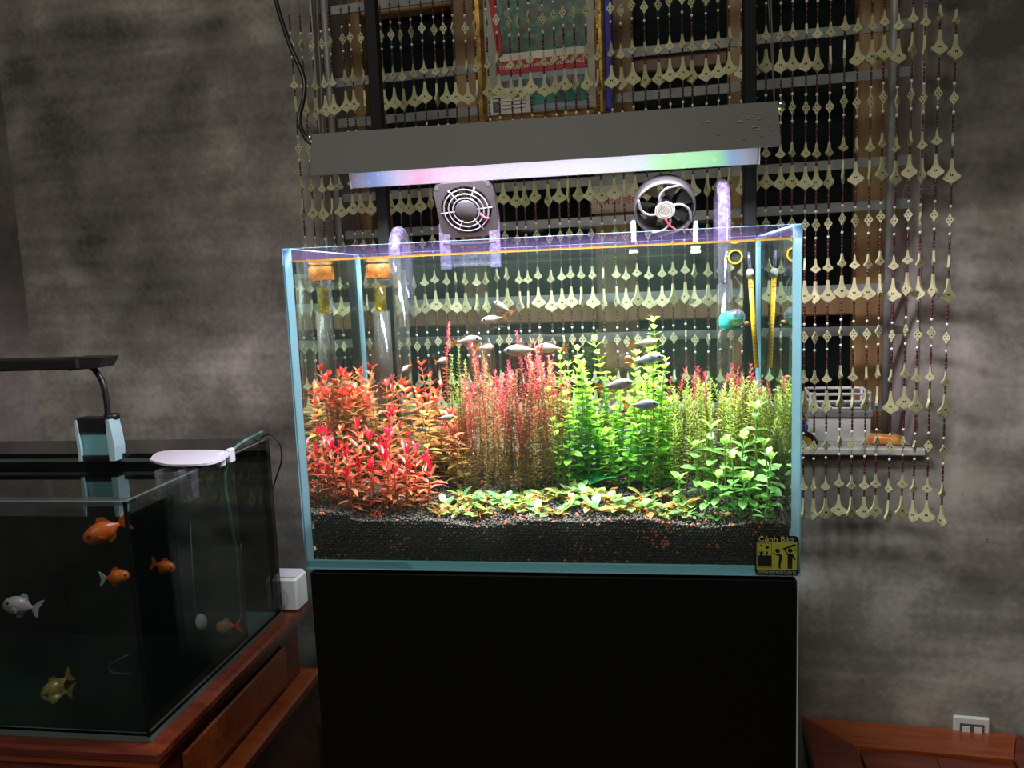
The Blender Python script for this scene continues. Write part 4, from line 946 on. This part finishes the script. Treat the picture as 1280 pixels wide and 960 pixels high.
for k in range(-2, 3): MB().box((-S * .02 + k * S * .07 - .0006, -.0016, -S * (.15 - .02 * abs(k))), (-S * .02 + k * S * .07 + .0006, -.0012, S * (.15 - .02 * abs(k))), 0, Matrix.Rotation(.5, 4, 'Y')).build('label_stroke', 'darkgrey', fr_)
for k in range(4):
    a = k * PI / 2 + .55; pts = [pol(S * .30, a, .001), pol(S * .55, a - .25, .001), pol(S * .78, a - .60, .001), pol(S * .96, a - 1.0, .001)]
    b = MB(); b.tube(smoothpath(pts, 5), .0020, 6); b.build('strut', 'wireguard', fr_, smooth=True)
for k in range(7):
    a = k * 2 * PI / 7; b = MB()
    b.add([pol(S * .30, a, .008), pol(S * .90, a + .15, .008), pol(S * .90, a + .8, .018), pol(S * .30, a + .6, .018), pol(S * .30, a, .009), pol(S * .90, a + .15, .009), pol(S * .90, a + .8, .019), pol(S * .30, a + .6, .019)], [(0, 1, 2, 3), (7, 6, 5, 4), (0, 4, 5, 1), (2, 6, 7, 3), (1, 5, 6, 2), (3, 7, 4, 0)]); b.build('blade', 'blackplastic', fr_)
b = MB(); b.tube(smoothpath([(S * .02, -.002, -S * .32), (S * .15, -.002, -S * .55), (S * .35, -.002, -S * .72)]), .0012, 5); b.build('red_wire', 'redwirem', fr_, smooth=True)
cr = thing('fan_clips', 'pair of white plastic clips carrying the round fan', 'clip', (at(832, 295, .235).x, .235, .36))
for px in (792, 870):
    P = at(px, 300, .232); a0, a1 = at(px - 2.5, 303, .232), at(px + 2.5, 276, .232)
    MB().box((a0.x - cr.location.x, -.004, a0.z - .36), (a1.x - cr.location.x, .010, a1.z - .36), .001).build('clip_leg', 'white', cr)
    MB().box((a0.x - .004 - cr.location.x, -.006, a0.z - .0155 - .36), (a1.x + .003 - cr.location.x, .006, a0.z - .010 - .36), .001).build('clip_screw', 'white', cr)

# ---------------- lamp hood
X0, X1 = .021, .586
hd = thing('hanging_lamp_hood', 'long grey sheet metal lamp hood hanging above the planted tank', 'lamp', ((X0 + X1) / 2, .125, .491))
hx = (X1 - X0) / 2
def plate(name, q, mat, th=.0012):
    """q: four corners; given thickness along its normal"""
    q = [Vector(p) for p in q]; nrm = (q[1] - q[0]).cross(q[3] - q[0]).normalized() * th
    vs = q + [p + nrm for p in q]; return MB().add(vs, [(3, 2, 1, 0), (4, 5, 6, 7), (0, 1, 5, 4), (1, 2, 6, 5), (2, 3, 7, 6), (3, 0, 4, 7)]).build(name, mat, hd)
zt = .0525; yf, yb, yt = -.075, .075, .060
plate('front_flap', [(-hx, yf, 0), (hx, yf, 0), (hx - .001, -yt, zt), (-hx + .001, -yt, zt)], 'hood', -.0012)
plate('top_plate', [(-hx + .001, -yt, zt), (hx - .001, -yt, zt), (hx - .001, yt, zt), (-hx + .001, yt, zt)], 'hood', -.0012)
plate('back_flap', [(-hx + .001, yt, zt), (hx - .001, yt, zt), (hx, yb, 0), (-hx, yb, 0)], 'hood', -.0006)
fl = plate('reflector_sheet', [(-hx + .004, yb - .0035, .0005), (hx - .004, yb - .0035, .0005), (hx - .004, yt - .0035, zt - .003), (-hx + .004, yt - .0035, zt - .003)], 'foil', .0006)
# reflector colours run along its length: shift the mesh origin to its left end
for v in fl.data.vertices: v.co.x += hx
fl.location.x = -hx
plate('reflector_front', [(-hx + .004, yf + .003, .0012), (hx - .004, yf + .003, .0012), (hx - .008, -yt + .002, zt - .003), (-hx + .008, -yt + .002, zt - .003)], 'white', -.0006)
MB().box((-hx + .02, -.030, zt - .010), (hx - .02, .030, zt - .004)).build('led_board', 'white', hd)
for k in range(3):
    MB().box((-hx + .03, -.022 + k * .019, zt - .0125), (hx - .03, -.016 + k * .019, zt - .0102)).build('led_strip', 'led', hd)
for s in (-1, 1):
    MB().ball((s * (hx + .003), -.055, zt - .004), .0055, 10, 7).build('hanger_screw', 'chrome', hd, smooth=True)
R_ = random.Random(4)
for k in range(16):                                  # scuffed paint at the right end of the front flap
    x = hx - .010 - abs(R_.gauss(0, .045)); t_ = R_.uniform(.1, .95); y = yf + (-yt - yf) * t_; z = zt * t_; l = R_.uniform(.001, .006); h_ = R_.uniform(.0006, .002)
    dy, dz = (-yt - yf) / zt * h_, h_
    MB().add([(x, y - .0016, z), (x + l, y - .0016, z + h_ * .4), (x + l * .8, y - .0016 + dy, z + dz), (x + l * .1, y - .0016 + dy, z + dz)], [(0, 1, 2, 3)]).build('scuff', 'scuff', hd)
la = area('lamp_light', ((X0 + X1) / 2, .125, .491 + zt - .014), ((X0 + X1) / 2, .125, 0), hx * 2 - .06, .055, 15.0, (1.0, 0.91, 0.99)); la.data.spread = math.radians(171)

# lamp stand: two dark posts behind the tank, crossbar above the picture, wires
sd = thing('lamp_stand', 'pair of black upright posts behind the tank carrying the lamp', 'stand', (.31, .30, -.0035))
for x in (.036 - .31, .587 - .31):
    MB().box((x - .0088, -.0088, 0), (x + .0088, .0088, 1.03), .0012).build('post', 'post', sd)
MB().box((.036 - .31, -.0088, 1.03), (.587 - .31, .0088, 1.048), .0012).build('crossbar', 'post', sd)
MB().box((.036 - .35, -.19, 1.048), (.036 - .30, .0088, 1.062), .0012).build('arm', 'post', sd); MB().box((.587 - .32, -.19, 1.048), (.587 - .27, .0088, 1.062), .0012).build('arm', 'post', sd)
for nm, x, x2, lab in (('hanging_wire', X0 + .004, X0 + .010, 'thin steel wire holding the lamp hood\'s left end'), ('hanging_wire', X1 + .001, X1 - .016, 'thin steel wire holding the lamp hood\'s right end')):
    o = MB().tube([(0, 0, 0), (x2 - x, .012, .512)], .0007, 5).tube([(0, 0, 0), (x2 - x - .008, .030, .512)], .0005, 5).build(nm, 'wire', None, loc=(x, .095, .535)); tag(o, lab, 'wire')
pts = [at(x, y, Y) for x, y, Y in ((346, -30, .16), (345, 0, .15), (362, 55, .13), (379, 95, .12), (380, 120, .115), (374, 150, .11), (382, 172, .10), (391, 180, .10))]
o = MB().tube(smoothpath(pts), .0031, 8).build('lamp_cable', 'blackplastic', None, smooth=True); tag(o, 'black power cable hanging down to the lamp hood\'s left end', 'cable')

# ================================================================== GOLDFISH TANK ON THE LEFT
FX, FY, FZ = -.1917, -.0664, -.2043; FH, FD, FWd = .310, .385, .54
gt = thing('goldfish_tank', 'dark glass goldfish tank with black back standing on red wood', 'aquarium', (FX, FY, FZ))
g = .008
MB().box((-FWd, 0, 0), (0, FD, g)).build('bottom_pane', 'greenedge', gt)
MB().box((-FWd + g, g, g), (-g, FD - g, g + .0015)).build('floor_sheet', 'tankfloor', gt)
def gp(name, lo, hi, mats, axes):
    b = MB(); b.box(lo, hi); b.mi = [1 if ax in axes else 0 for ax in (2, 2, 1, 0, 1, 0)]; return b.build(name, mats, gt)
gp('front_pane', (-FWd, 0, g), (0, g * .75, FH), ['darkpane', 'greenedge'], (2,))
gp('right_pane', (-g * .75, g * .75, g), (0, FD - .012, FH), ['darkpane', 'greenedge'], (2,))
MB().box((-FWd, FD - .012, g), (0, FD, FH)).build('back_panel', 'tankblack', gt); MB().box((-FWd, 0, g), (-FWd + .008, FD - .012, FH)).build('left_panel', 'tankblack', gt)
yb_ = atz(100, 568, FZ + FH).y - FY                  # filter compartment along the back
MB().box((-FWd + .008, yb_, FH - .006), (-g, FD - .012, FH + .001)).build('compartment_lid', 'tankblack', gt)
MB().box((-FWd + .008, yb_, g), (-g, yb_ + .005, FH - .006)).build('compartment_wall', 'tankblack', gt)
MB().box((-FWd + .008, yb_ - .0015, FH - .012), (-g, yb_ - .0005, FH - .0065)).build('lid_edge', 'greenedge', gt)
MB().box((-FWd, g * .75, FH - .0075), (-g, .030, FH - .0025)).build('front_gap_strip', 'gapstrip', gt)  # strip added for the greyish gap between water surface and front pane
MB().box((-.004, -.0008, g), (.0008, .0006, FH)).build('corner_seam', 'tankblack', gt)
b = MB().box((-FWd + .009, g * .75 + .0004, g + .002), (-g - .0004, yb_ - .0006, FH - .020)); b.build('water', 'water', gt)
# its contents
def ondepth(px, py, Y): return at(px, py, Y)
def glf(label, px, py, Y, lp, hr, ti, ya, mats, hgt=.0255, wid=.019):
    pp = fish_parts('g', .040, hgt, wid, mats, .27, 2.0); return place_fish('goldfish', pp, label, px, py, Y, lp * 1.2, hr, ti, ya, 'goldfish in the dark tank', .0455)
glf('orange goldfish near the water surface, head down to the left', 129, 664, -.02, 58, False, -.30, .75, ['goldorange', 'goldfin', 'goldfin'], .023, .018)
glf('orange and white goldfish swimming right behind the tank\'s front corner', 146, 721, .02, 36, True, .0, .45, ['goldorange', 'whitefin', 'goldfin'])
glf('small orange goldfish seen through the tank\'s right pane', 206, 708, .10, 32, True, -.30, .2, ['goldorange', 'goldfin', 'goldfin'])
glf('pinkish white goldfish at the left edge, tail fanned to the right', 24, 757, .0, 46, False, .40, .6, ['whitefish', 'whitefin', 'whitefin'])
glf('yellow-brown mottled goldfish near the tank bottom', 68, 859, .03, 46, False, -.35, 1.15, ['calico', 'calicofin', 'calicofin'], .023, .020)
glf('white and orange goldfish low behind the right pane', 283, 783, .17, 32, False, -.05, .1, ['twotone', 'goldfin', 'whitefin'])
P = at(251, 778, .15); o = MB().lathe([(.0005, .0035), (.008, .002), (.0115, -.001), (.011, -.0022), (.0005, -.001)], 18, basis(Vector((0, 0, 0)), Vector((.75, .2, 0)), Vector((0, 0, 1.15)), -UY)).build('suction_disc', 'white', None, smooth=True, loc=P); tag(o, 'pale oval suction disc inside the goldfish tank', 'suction disc')
pts = [at(x, y, Y) for x, y, Y in ((238, 655, .15), (240, 700, .15), (243, 745, .15), (246, 772, .152))]
tag(MB().tube(smoothpath([p - pts[-1] for p in pts]), .0008, 5).build('air_line', 'teal', None, True, loc=pts[-1]), 'thin dim air line leading down to the pale suction disc', 'tube')
pts = [at(x, y, .0) for x, y in ((161, 818), (137, 830), (135, 836), (141, 841), (164, 843))]
tag(MB().tube([p - pts[0] for p in pts], .0011, 6).build('glass_hook', 'acrylicsheen', None, True, loc=pts[0]), 'clear bent hook on the inner front corner of the goldfish tank', 'hook')
# teal air tube with its suction cup along the right pane
xin = FX - .012
def onx(px, py, X): d = ray(px, py); return CAM + d * ((X - CAM.x) / d.x)
base = onx(303, 770, xin)
pts = [onx(x, y, xin) for x, y in ((283, 585), (282, 610), (289, 650), (297, 700), (299, 735), (302, 765), (299, 778))]
top_ = [Vector((xin + .01, pts[0].y + .012, FZ + FH + .008)), Vector((xin + .012, pts[0].y + .10, FZ + FH + .016)), Vector((xin - .01, FY + FD - .01, FZ + FH + .002))]
tt_ = thing('teal_air_tube', 'teal air tube running over the rim and down the right pane', 'tube', pts[-1])
MB().tube(smoothpath([p - pts[-1] for p in top_[::-1]] + [p - pts[-1] for p in pts]), .0022, 8).build('hose', 'teal', tt_, smooth=True)
q = onx(297, 686, xin) - pts[-1]
MB().lathe([(.001, -.003), (.006, -.002), (.0085, .003), (.001, .0035)], 14, basis(q, UY, UZ, UX)).build('suction_cup', 'teal', tt_, smooth=True)
# white tray with clips and a clear feeding cup on the right rim
zr = FZ + FH
A0, A1, A2, A3 = atz(187, 577, zr + .006), atz(205, 566, zr + .006), atz(283, 566, zr + .006), atz(268, 580, zr + .006)
tr_ = thing('feeder_tray', 'pale plastic tray clipped on the goldfish tank rim with clear cup', 'tray', (FX, A3.y, zr))
Lq = tr_.location
out = smoothpath([A0, A1, A2, A3, atz(215, 583, zr + .006), A0], 5)[:-1]
vs = [p - Lq for p in out] + [p - Lq + Vector((0, 0, .003)) for p in out]; n = len(out)
MB().add(vs, [tuple(range(n))[::-1], tuple(range(n, 2 * n))] + [(i, (i + 1) % n, (i + 1) % n + n, i + n) for i in range(n)]).build('tray_plate', 'palewhite', tr_)
for k, (px, py) in enumerate(((276, 570), (288, 565))):
    p = atz(px, py, zr + .004) - Lq
    MB().box((p.x - .004, p.y - .010, -.012), (p.x + .005, p.y + .006, .010), .002).build('clip', 'palewhite', tr_)
for px0, px1, py0, py1 in ((196, 232, 580, 606), (224, 246, 578, 613)):
    a0 = atz(px0, 590, zr) - Lq; a1 = atz(px1, 590, zr) - Lq; h_ = (py1 - py0) * .00105
    cx, cyy, rr = (a0.x + a1.x) / 2, (a0.y + a1.y) / 2, abs(a1.x - a0.x) / 2
    b = MB(); b.lathe([(rr, .003), (rr * .92, -h_), (rr * .82, -h_), (rr * .90, .003)], 8, Matrix.Translation((cx, cyy, 0)), True); b.build('clear_cup', 'cup', tr_)
# black cable loop behind
pts = [at(x, y, .36) for x, y in ((322, 549), (338, 543), (350, 556), (352, 575), (346, 595), (340, 618), (341, 650))]
tag(MB().tube(smoothpath([p - pts[0] for p in pts]), .0016, 6).build('pump_cable', 'blackplastic', None, True, loc=pts[0]), 'thin black cable looping down behind the goldfish tank', 'cable')

# clip-on lamp above the goldfish tank
yl = FY + yb_ - .004
P = at(128, 572, yl); cl = thing('clip_lamp', 'black clip-on bar lamp with gooseneck and pale blue clamp', 'lamp', (P.x, yl, zr))
L0 = Vector((P.x, yl, zr)); q = lambda x, y, Y=yl: at(x, y, Y) - L0
x0, x1 = q(103, 545).x, q(142, 545).x; xm = q(152, 545).x
zt_, zm, zb_ = q(120, 521).z, q(120, 540).z, q(120, 574).z
MB().box((x0, -.012, zm), (x1, .010, zt_), .002).build('clamp_head', 'blackplastic', cl)
MB().lathe([(.012, zt_ - .004), (.012, zt_ + .002), (.010, zt_ + .004)], 16, Matrix.Translation((x1 - .004, .006, 0))).build('head_cap', 'blackplastic', cl, smooth=True)
for xx, w_ in ((x0, .004), (x1 - .001, .0085)):
    MB().prism([(xx, zb_), (xx, (zb_ + zm) / 2), (xx - .001, zm), (xx, zt_ - .003), (xx + w_ * .6, zt_ - .003), (xx + w_, zm), (xx + w_ * 1.25, (zb_ + zm) / 2), (xx + w_ * 1.1, zb_)][::-1], -.014, .012).build('clamp_cheek', 'clampblue', cl)
MB().box((x0 + .003, -.006, zb_ + .006), (x1, .004, zm)).build('clamp_web', 'clampblue2', cl)
MB().box((x0 + .003, -.011, zb_), (x1, .010, zb_ + .008), .001).build('clamp_jaw', 'blackplastic', cl)
neck = [q(135, 521), q(133, 500), q(128, 478), q(119, 463), q(110, 457)]
MB().tube(smoothpath(neck, 5), .0045, 10).build('gooseneck', 'blackplastic', cl, smooth=True)
a0, a1 = q(-60, 461), q(144, 448); zl = q(100, 459).z; zh = q(100, 446).z
b = MB(); b.box((a0.x, -.040, zl), (q(118, 450).x, .012, zh), .002); b.build('lamp_bar', 'blackplastic', cl)
xq = q(104, 450).x; xe = q(145, 447).x
MB().add([(xq, -.036, zl - .002), (xe - .010, -.030, zl + .001), (xe - .010, .008, zl + .001), (xq, .012, zl - .002), (xq, -.036, zh + .001), (xe, -.030, zh), (xe, .008, zh), (xq, .012, zh + .001)], [(3, 2, 1, 0), (4, 5, 6, 7), (0, 1, 5, 4), (1, 2, 6, 5), (2, 3, 7, 6), (3, 0, 4, 7)]).build('end_cap', 'fanplastic', cl)
MB().tube([q(110, 457) + Vector((0, 0, -.004)), q(110, 452)], .008, 12).build('swivel', 'fanplastic', cl, smooth=True)

# red wood cabinet below
wc = thing('carved_wood_cabinet', 'varnished red-brown wooden cabinet with mouldings under the goldfish tank', 'cabinet', (FX, FY, FZ))
ZC = FZ - ZF
def wbox(name, lo, hi, mat='redwood', bev=.002): return MB().box(lo, hi, bev).build(name, mat, wc)
wbox('top_board', (-FWd - .03, -.020, -.016), (.022, FD + .06, -.0002), 'redwood', .004)
wbox('cornice', (-FWd - .02, -.012, -.030), (.014, FD + .052, -.0162), 'redwood2', .003)
wbox('upper_carcass', (-FWd - .01, -.002, -.125), (.004, FD + .044, -.0302))
wbox('side_panel', (.0045, .05, -.112), (.010, FD - .02, -.046), 'redwood2', .003)
wbox('front_panel', (-FWd + .05, -.007, -.112), (-.05, -.0022, -.046), 'redwood2', .003)
wbox('waist_moulding', (-FWd - .04, -.030, -.145), (.036, FD + .06, -.1255), 'redwood2', .004)
wbox('waist_bead', (-FWd - .035, -.024, -.157), (.030, FD + .06, -.1455), 'redwood', .003)
wbox('lower_carcass', (-FWd - .03, -.020, -ZC + .06), (.024, FD + .052, -.1575))
wbox('plinth', (-FWd - .04, -.03, -ZC), (.034, FD + .06, -ZC + .0598), 'redwood', .003)
# white plastic box on the cabinet's rear corner
P0 = atz(352, 762, FZ); pb = thing('white_box', 'white plastic box wedged behind the goldfish tank beside the black cabinet', 'box', (P0.x + .005, FY + FD + .012, FZ))
MB().box((-.055, 0, 0), (.030, .046, .060), .004).build('housing', 'white', pb)
MB().box((-.050, .004, .0602), (.026, .042, .063), .001).build('lid', 'palewhite', pb)
pts = [Vector((-.02, -.003, .05)), Vector((.006, -.006, .042)), Vector((.014, -.006, .024)), Vector((.004, -.005, .008)), Vector((-.018, -.004, .004))]
MB().tube(smoothpath(pts), .0022, 8).build('hose_loop', 'acrylic', pb, smooth=True)

# ================================================================== RIGHT SIDE
# wooden bench against the wall
xl, zb0 = wl(1003, 898, -.004); xr, _ = wl(1266, 912, -.004); zt = zb0 + .003
bn = thing('wooden_bench', 'low reddish wooden bench with framed top against the wall', 'bench', tuple(OW + EX * xl - EN * .004 + Vector((0, 0, ZF))), PHI)
bw, bd, hb, fwid, th = xr - xl + .05, .42, zt - ZF, .075, .022
def board(name, quad, z0, z1, mat):
    b = MB(); n = len(quad); b.add([(x, y, z0) for x, y in quad] + [(x, y, z1) for x, y in quad], [tuple(range(n))[::-1], tuple(range(n, 2 * n))] + [(i, (i + 1) % n, (i + 1) % n + n, i + n) for i in range(n)]); return b.build(name, mat, bn)
c = .045
board('frame_board', [(0, 0), (fwid * .95, -fwid), (bw - fwid, -fwid), (bw - c, 0)][::-1], hb - th, hb, 'redwood2')
board('frame_board', [(0, -.001), (0, -bd), (fwid, -bd + fwid), (fwid * .95 - .001, -fwid - .001)], hb - th, hb, 'redwood')
board('frame_board', [(bw - c + .001, -.0005), (bw, -c), (bw, -bd), (bw - fwid, -bd + fwid), (bw - fwid + .001, -fwid - .001)][::-1], hb - th, hb, 'redwood')
board('frame_board', [(.001, -bd), (bw - .001, -bd), (bw - fwid - .001, -bd + fwid - .001), (fwid + .001, -bd + fwid - .001)], hb - th, hb, 'redwood2')
xm_ = bw * .5
board('plank', [(fwid + .002, -fwid - .003), (fwid + .002, -bd + fwid + .002), (xm_, -bd + fwid + .002), (xm_, -fwid - .003)], hb - th, hb - .004, 'redwood')
board('plank', [(xm_ + .001, -fwid - .003), (xm_ + .001, -bd + fwid + .002), (bw - fwid - .003, -bd + fwid + .002), (bw - fwid - .003, -fwid - .003)], hb - th, hb - .004, 'redwood')
for x in (.02, bw - .07):
    for y in (-.06, -bd + .02): MB().box((x, y, 0), (x + .045, y + .045, hb - th - .0002), .003).build('leg', 'redwood', bn)
for y in (-.045, -bd + .03): MB().box((.066, y, hb - th - .07), (bw - .071, y + .018, hb - th - .0004), .002).build('apron', 'redwood', bn)
# wall socket
xs_, zs_ = wl(1213, 894, 0); so_ = thing('wall_socket', 'white wall socket plate just above the wooden bench', 'socket', tuple(OW + EX * xs_ - EN * .0005 + Vector((0, 0, zs_ - .036))), PHI)
MB().box((-.0265, -.008, -.036), (.0265, 0, .036), .002).build('plate', 'white', so_)
MB().box((-.018, -.0095, -.028), (.018, -.0081, .026), .0005).build('insert', 'socketgrey', so_)
for x in (-.009, .009): MB().box((x - .006, -.0105, -.010), (x + .006, -.0096, .022), .0005).build('outlet', 'white', so_)
# things on the sill
def wthing(name, label, cat, x, y, z): return thing(name, label, cat, tuple(OW + EX * x + EN * y + Vector((0, 0, z))), PHI)
yk = .035
xa_, _ = wl(1012, 540, yk); xb_, _ = wl(1089, 540, yk); zk = wl(1050, 491, yk)[1]
bk = wthing('white_basket', 'white plastic slotted basket standing on the window sill', 'basket', (xa_ + xb_) / 2, yk, OZ0)
bh = zk - OZ0; hw = (xb_ - xa_) / 2; dp = .075; zmid = bh * .50
def wall_(nm, lo, hi, mt='white', bv=.0015): return MB().box(lo, hi, bv).build(nm, mt, bk)
wall_('front_side', (-hw, 0, 0), (hw, .003, zmid)); wall_('back_side', (-hw, dp, 0), (hw, dp + .003, zmid)); wall_('end_side', (-hw, .003, 0), (-hw + .003, dp, zmid)); wall_('end_side', (hw - .003, .003, 0), (hw, dp, zmid)); wall_('base', (-hw + .003, .003, 0), (hw - .003, dp, .003))
wall_('belt', (-hw - .004, -.004, zmid), (hw + .003, dp + .004, zmid + .012), 'steel', .002)
for z0, z1 in ((bh * .66, bh * .71), (bh * .80, bh * .85), (bh * .94, bh)):
    b = MB(); r_ = .008
    loop = [Vector((-hw + r_, 0, 0)), Vector((hw - r_, 0, 0)), Vector((hw, r_, 0)), Vector((hw, dp - r_, 0)), Vector((hw - r_, dp, 0)), Vector((-hw + r_, dp, 0)), Vector((-hw, dp - r_, 0)), Vector((-hw, r_, 0)), Vector((-hw + r_, 0, 0))]
    b.tube([p + Vector((0, 0, (z0 + z1) / 2)) for p in loop], (z1 - z0) / 2, 6); b.build('rim_band', 'white', bk, smooth=True)
for x in (-hw + .002, hw - .002):
    for y in (.006, dp - .006): MB().tube([(x, y, zmid), (x, y, bh)], .003, 6).build('corner_post', 'white', bk)
xo, zo = wl(1106, 546, .01); ow = wthing('orange_wrapper', 'orange printed wrapper roll lying on the window sill', 'wrapper', xo, .012, OZ0)
MB().tube([(-.025, .004, .0095), (-.020, .003, .0098), (.018, -.004, .0092), (.024, -.006, .0085)], [.0055, .0092, .0090, .0080], 12).build('roll', 'toyorange', ow, smooth=True)
MB().tube([(.0235, -.0058, .0085), (.0250, -.0064, .0084)], .0072, 12).build('open_end', 'printred', ow)
b = MB(); b.tube(smoothpath([(.020, -.004, .004), (.035, -.010, .0015), (.048, -.018, .0010)]), .0012, 5); b.build('tie', 'darkgrey', ow)
xo, zo = wl(1005, 545, .0); tl2 = wthing('hand_tool', 'yellow and black handled tool with blue grip on the sill beside the tank', 'tool', xo, .0, OZ0)
MB().tube(smoothpath([(-.025, .002, .012), (-.005, .0, .016), (.008, 0, .012), (.014, 0, .004)]), [.009] * 19, 10).build('handle', 'toolyellow', tl2, smooth=True)
MB().tube(smoothpath([(-.025, -.006, .018), (-.004, -.008, .024), (.012, -.008, .016), (.017, -.008, .004)]), .004, 8).build('black_grip', 'blackplastic', tl2, smooth=True)
MB().box((-.012, .003, .022), (.007, .016, .036), .003).build('blue_grip', 'toolblue', tl2); MB().ball((-.002, .010, .042), .008, 10, 6).build('knob', 'skin', tl2, smooth=True)
bpy.context.view_layer.update()
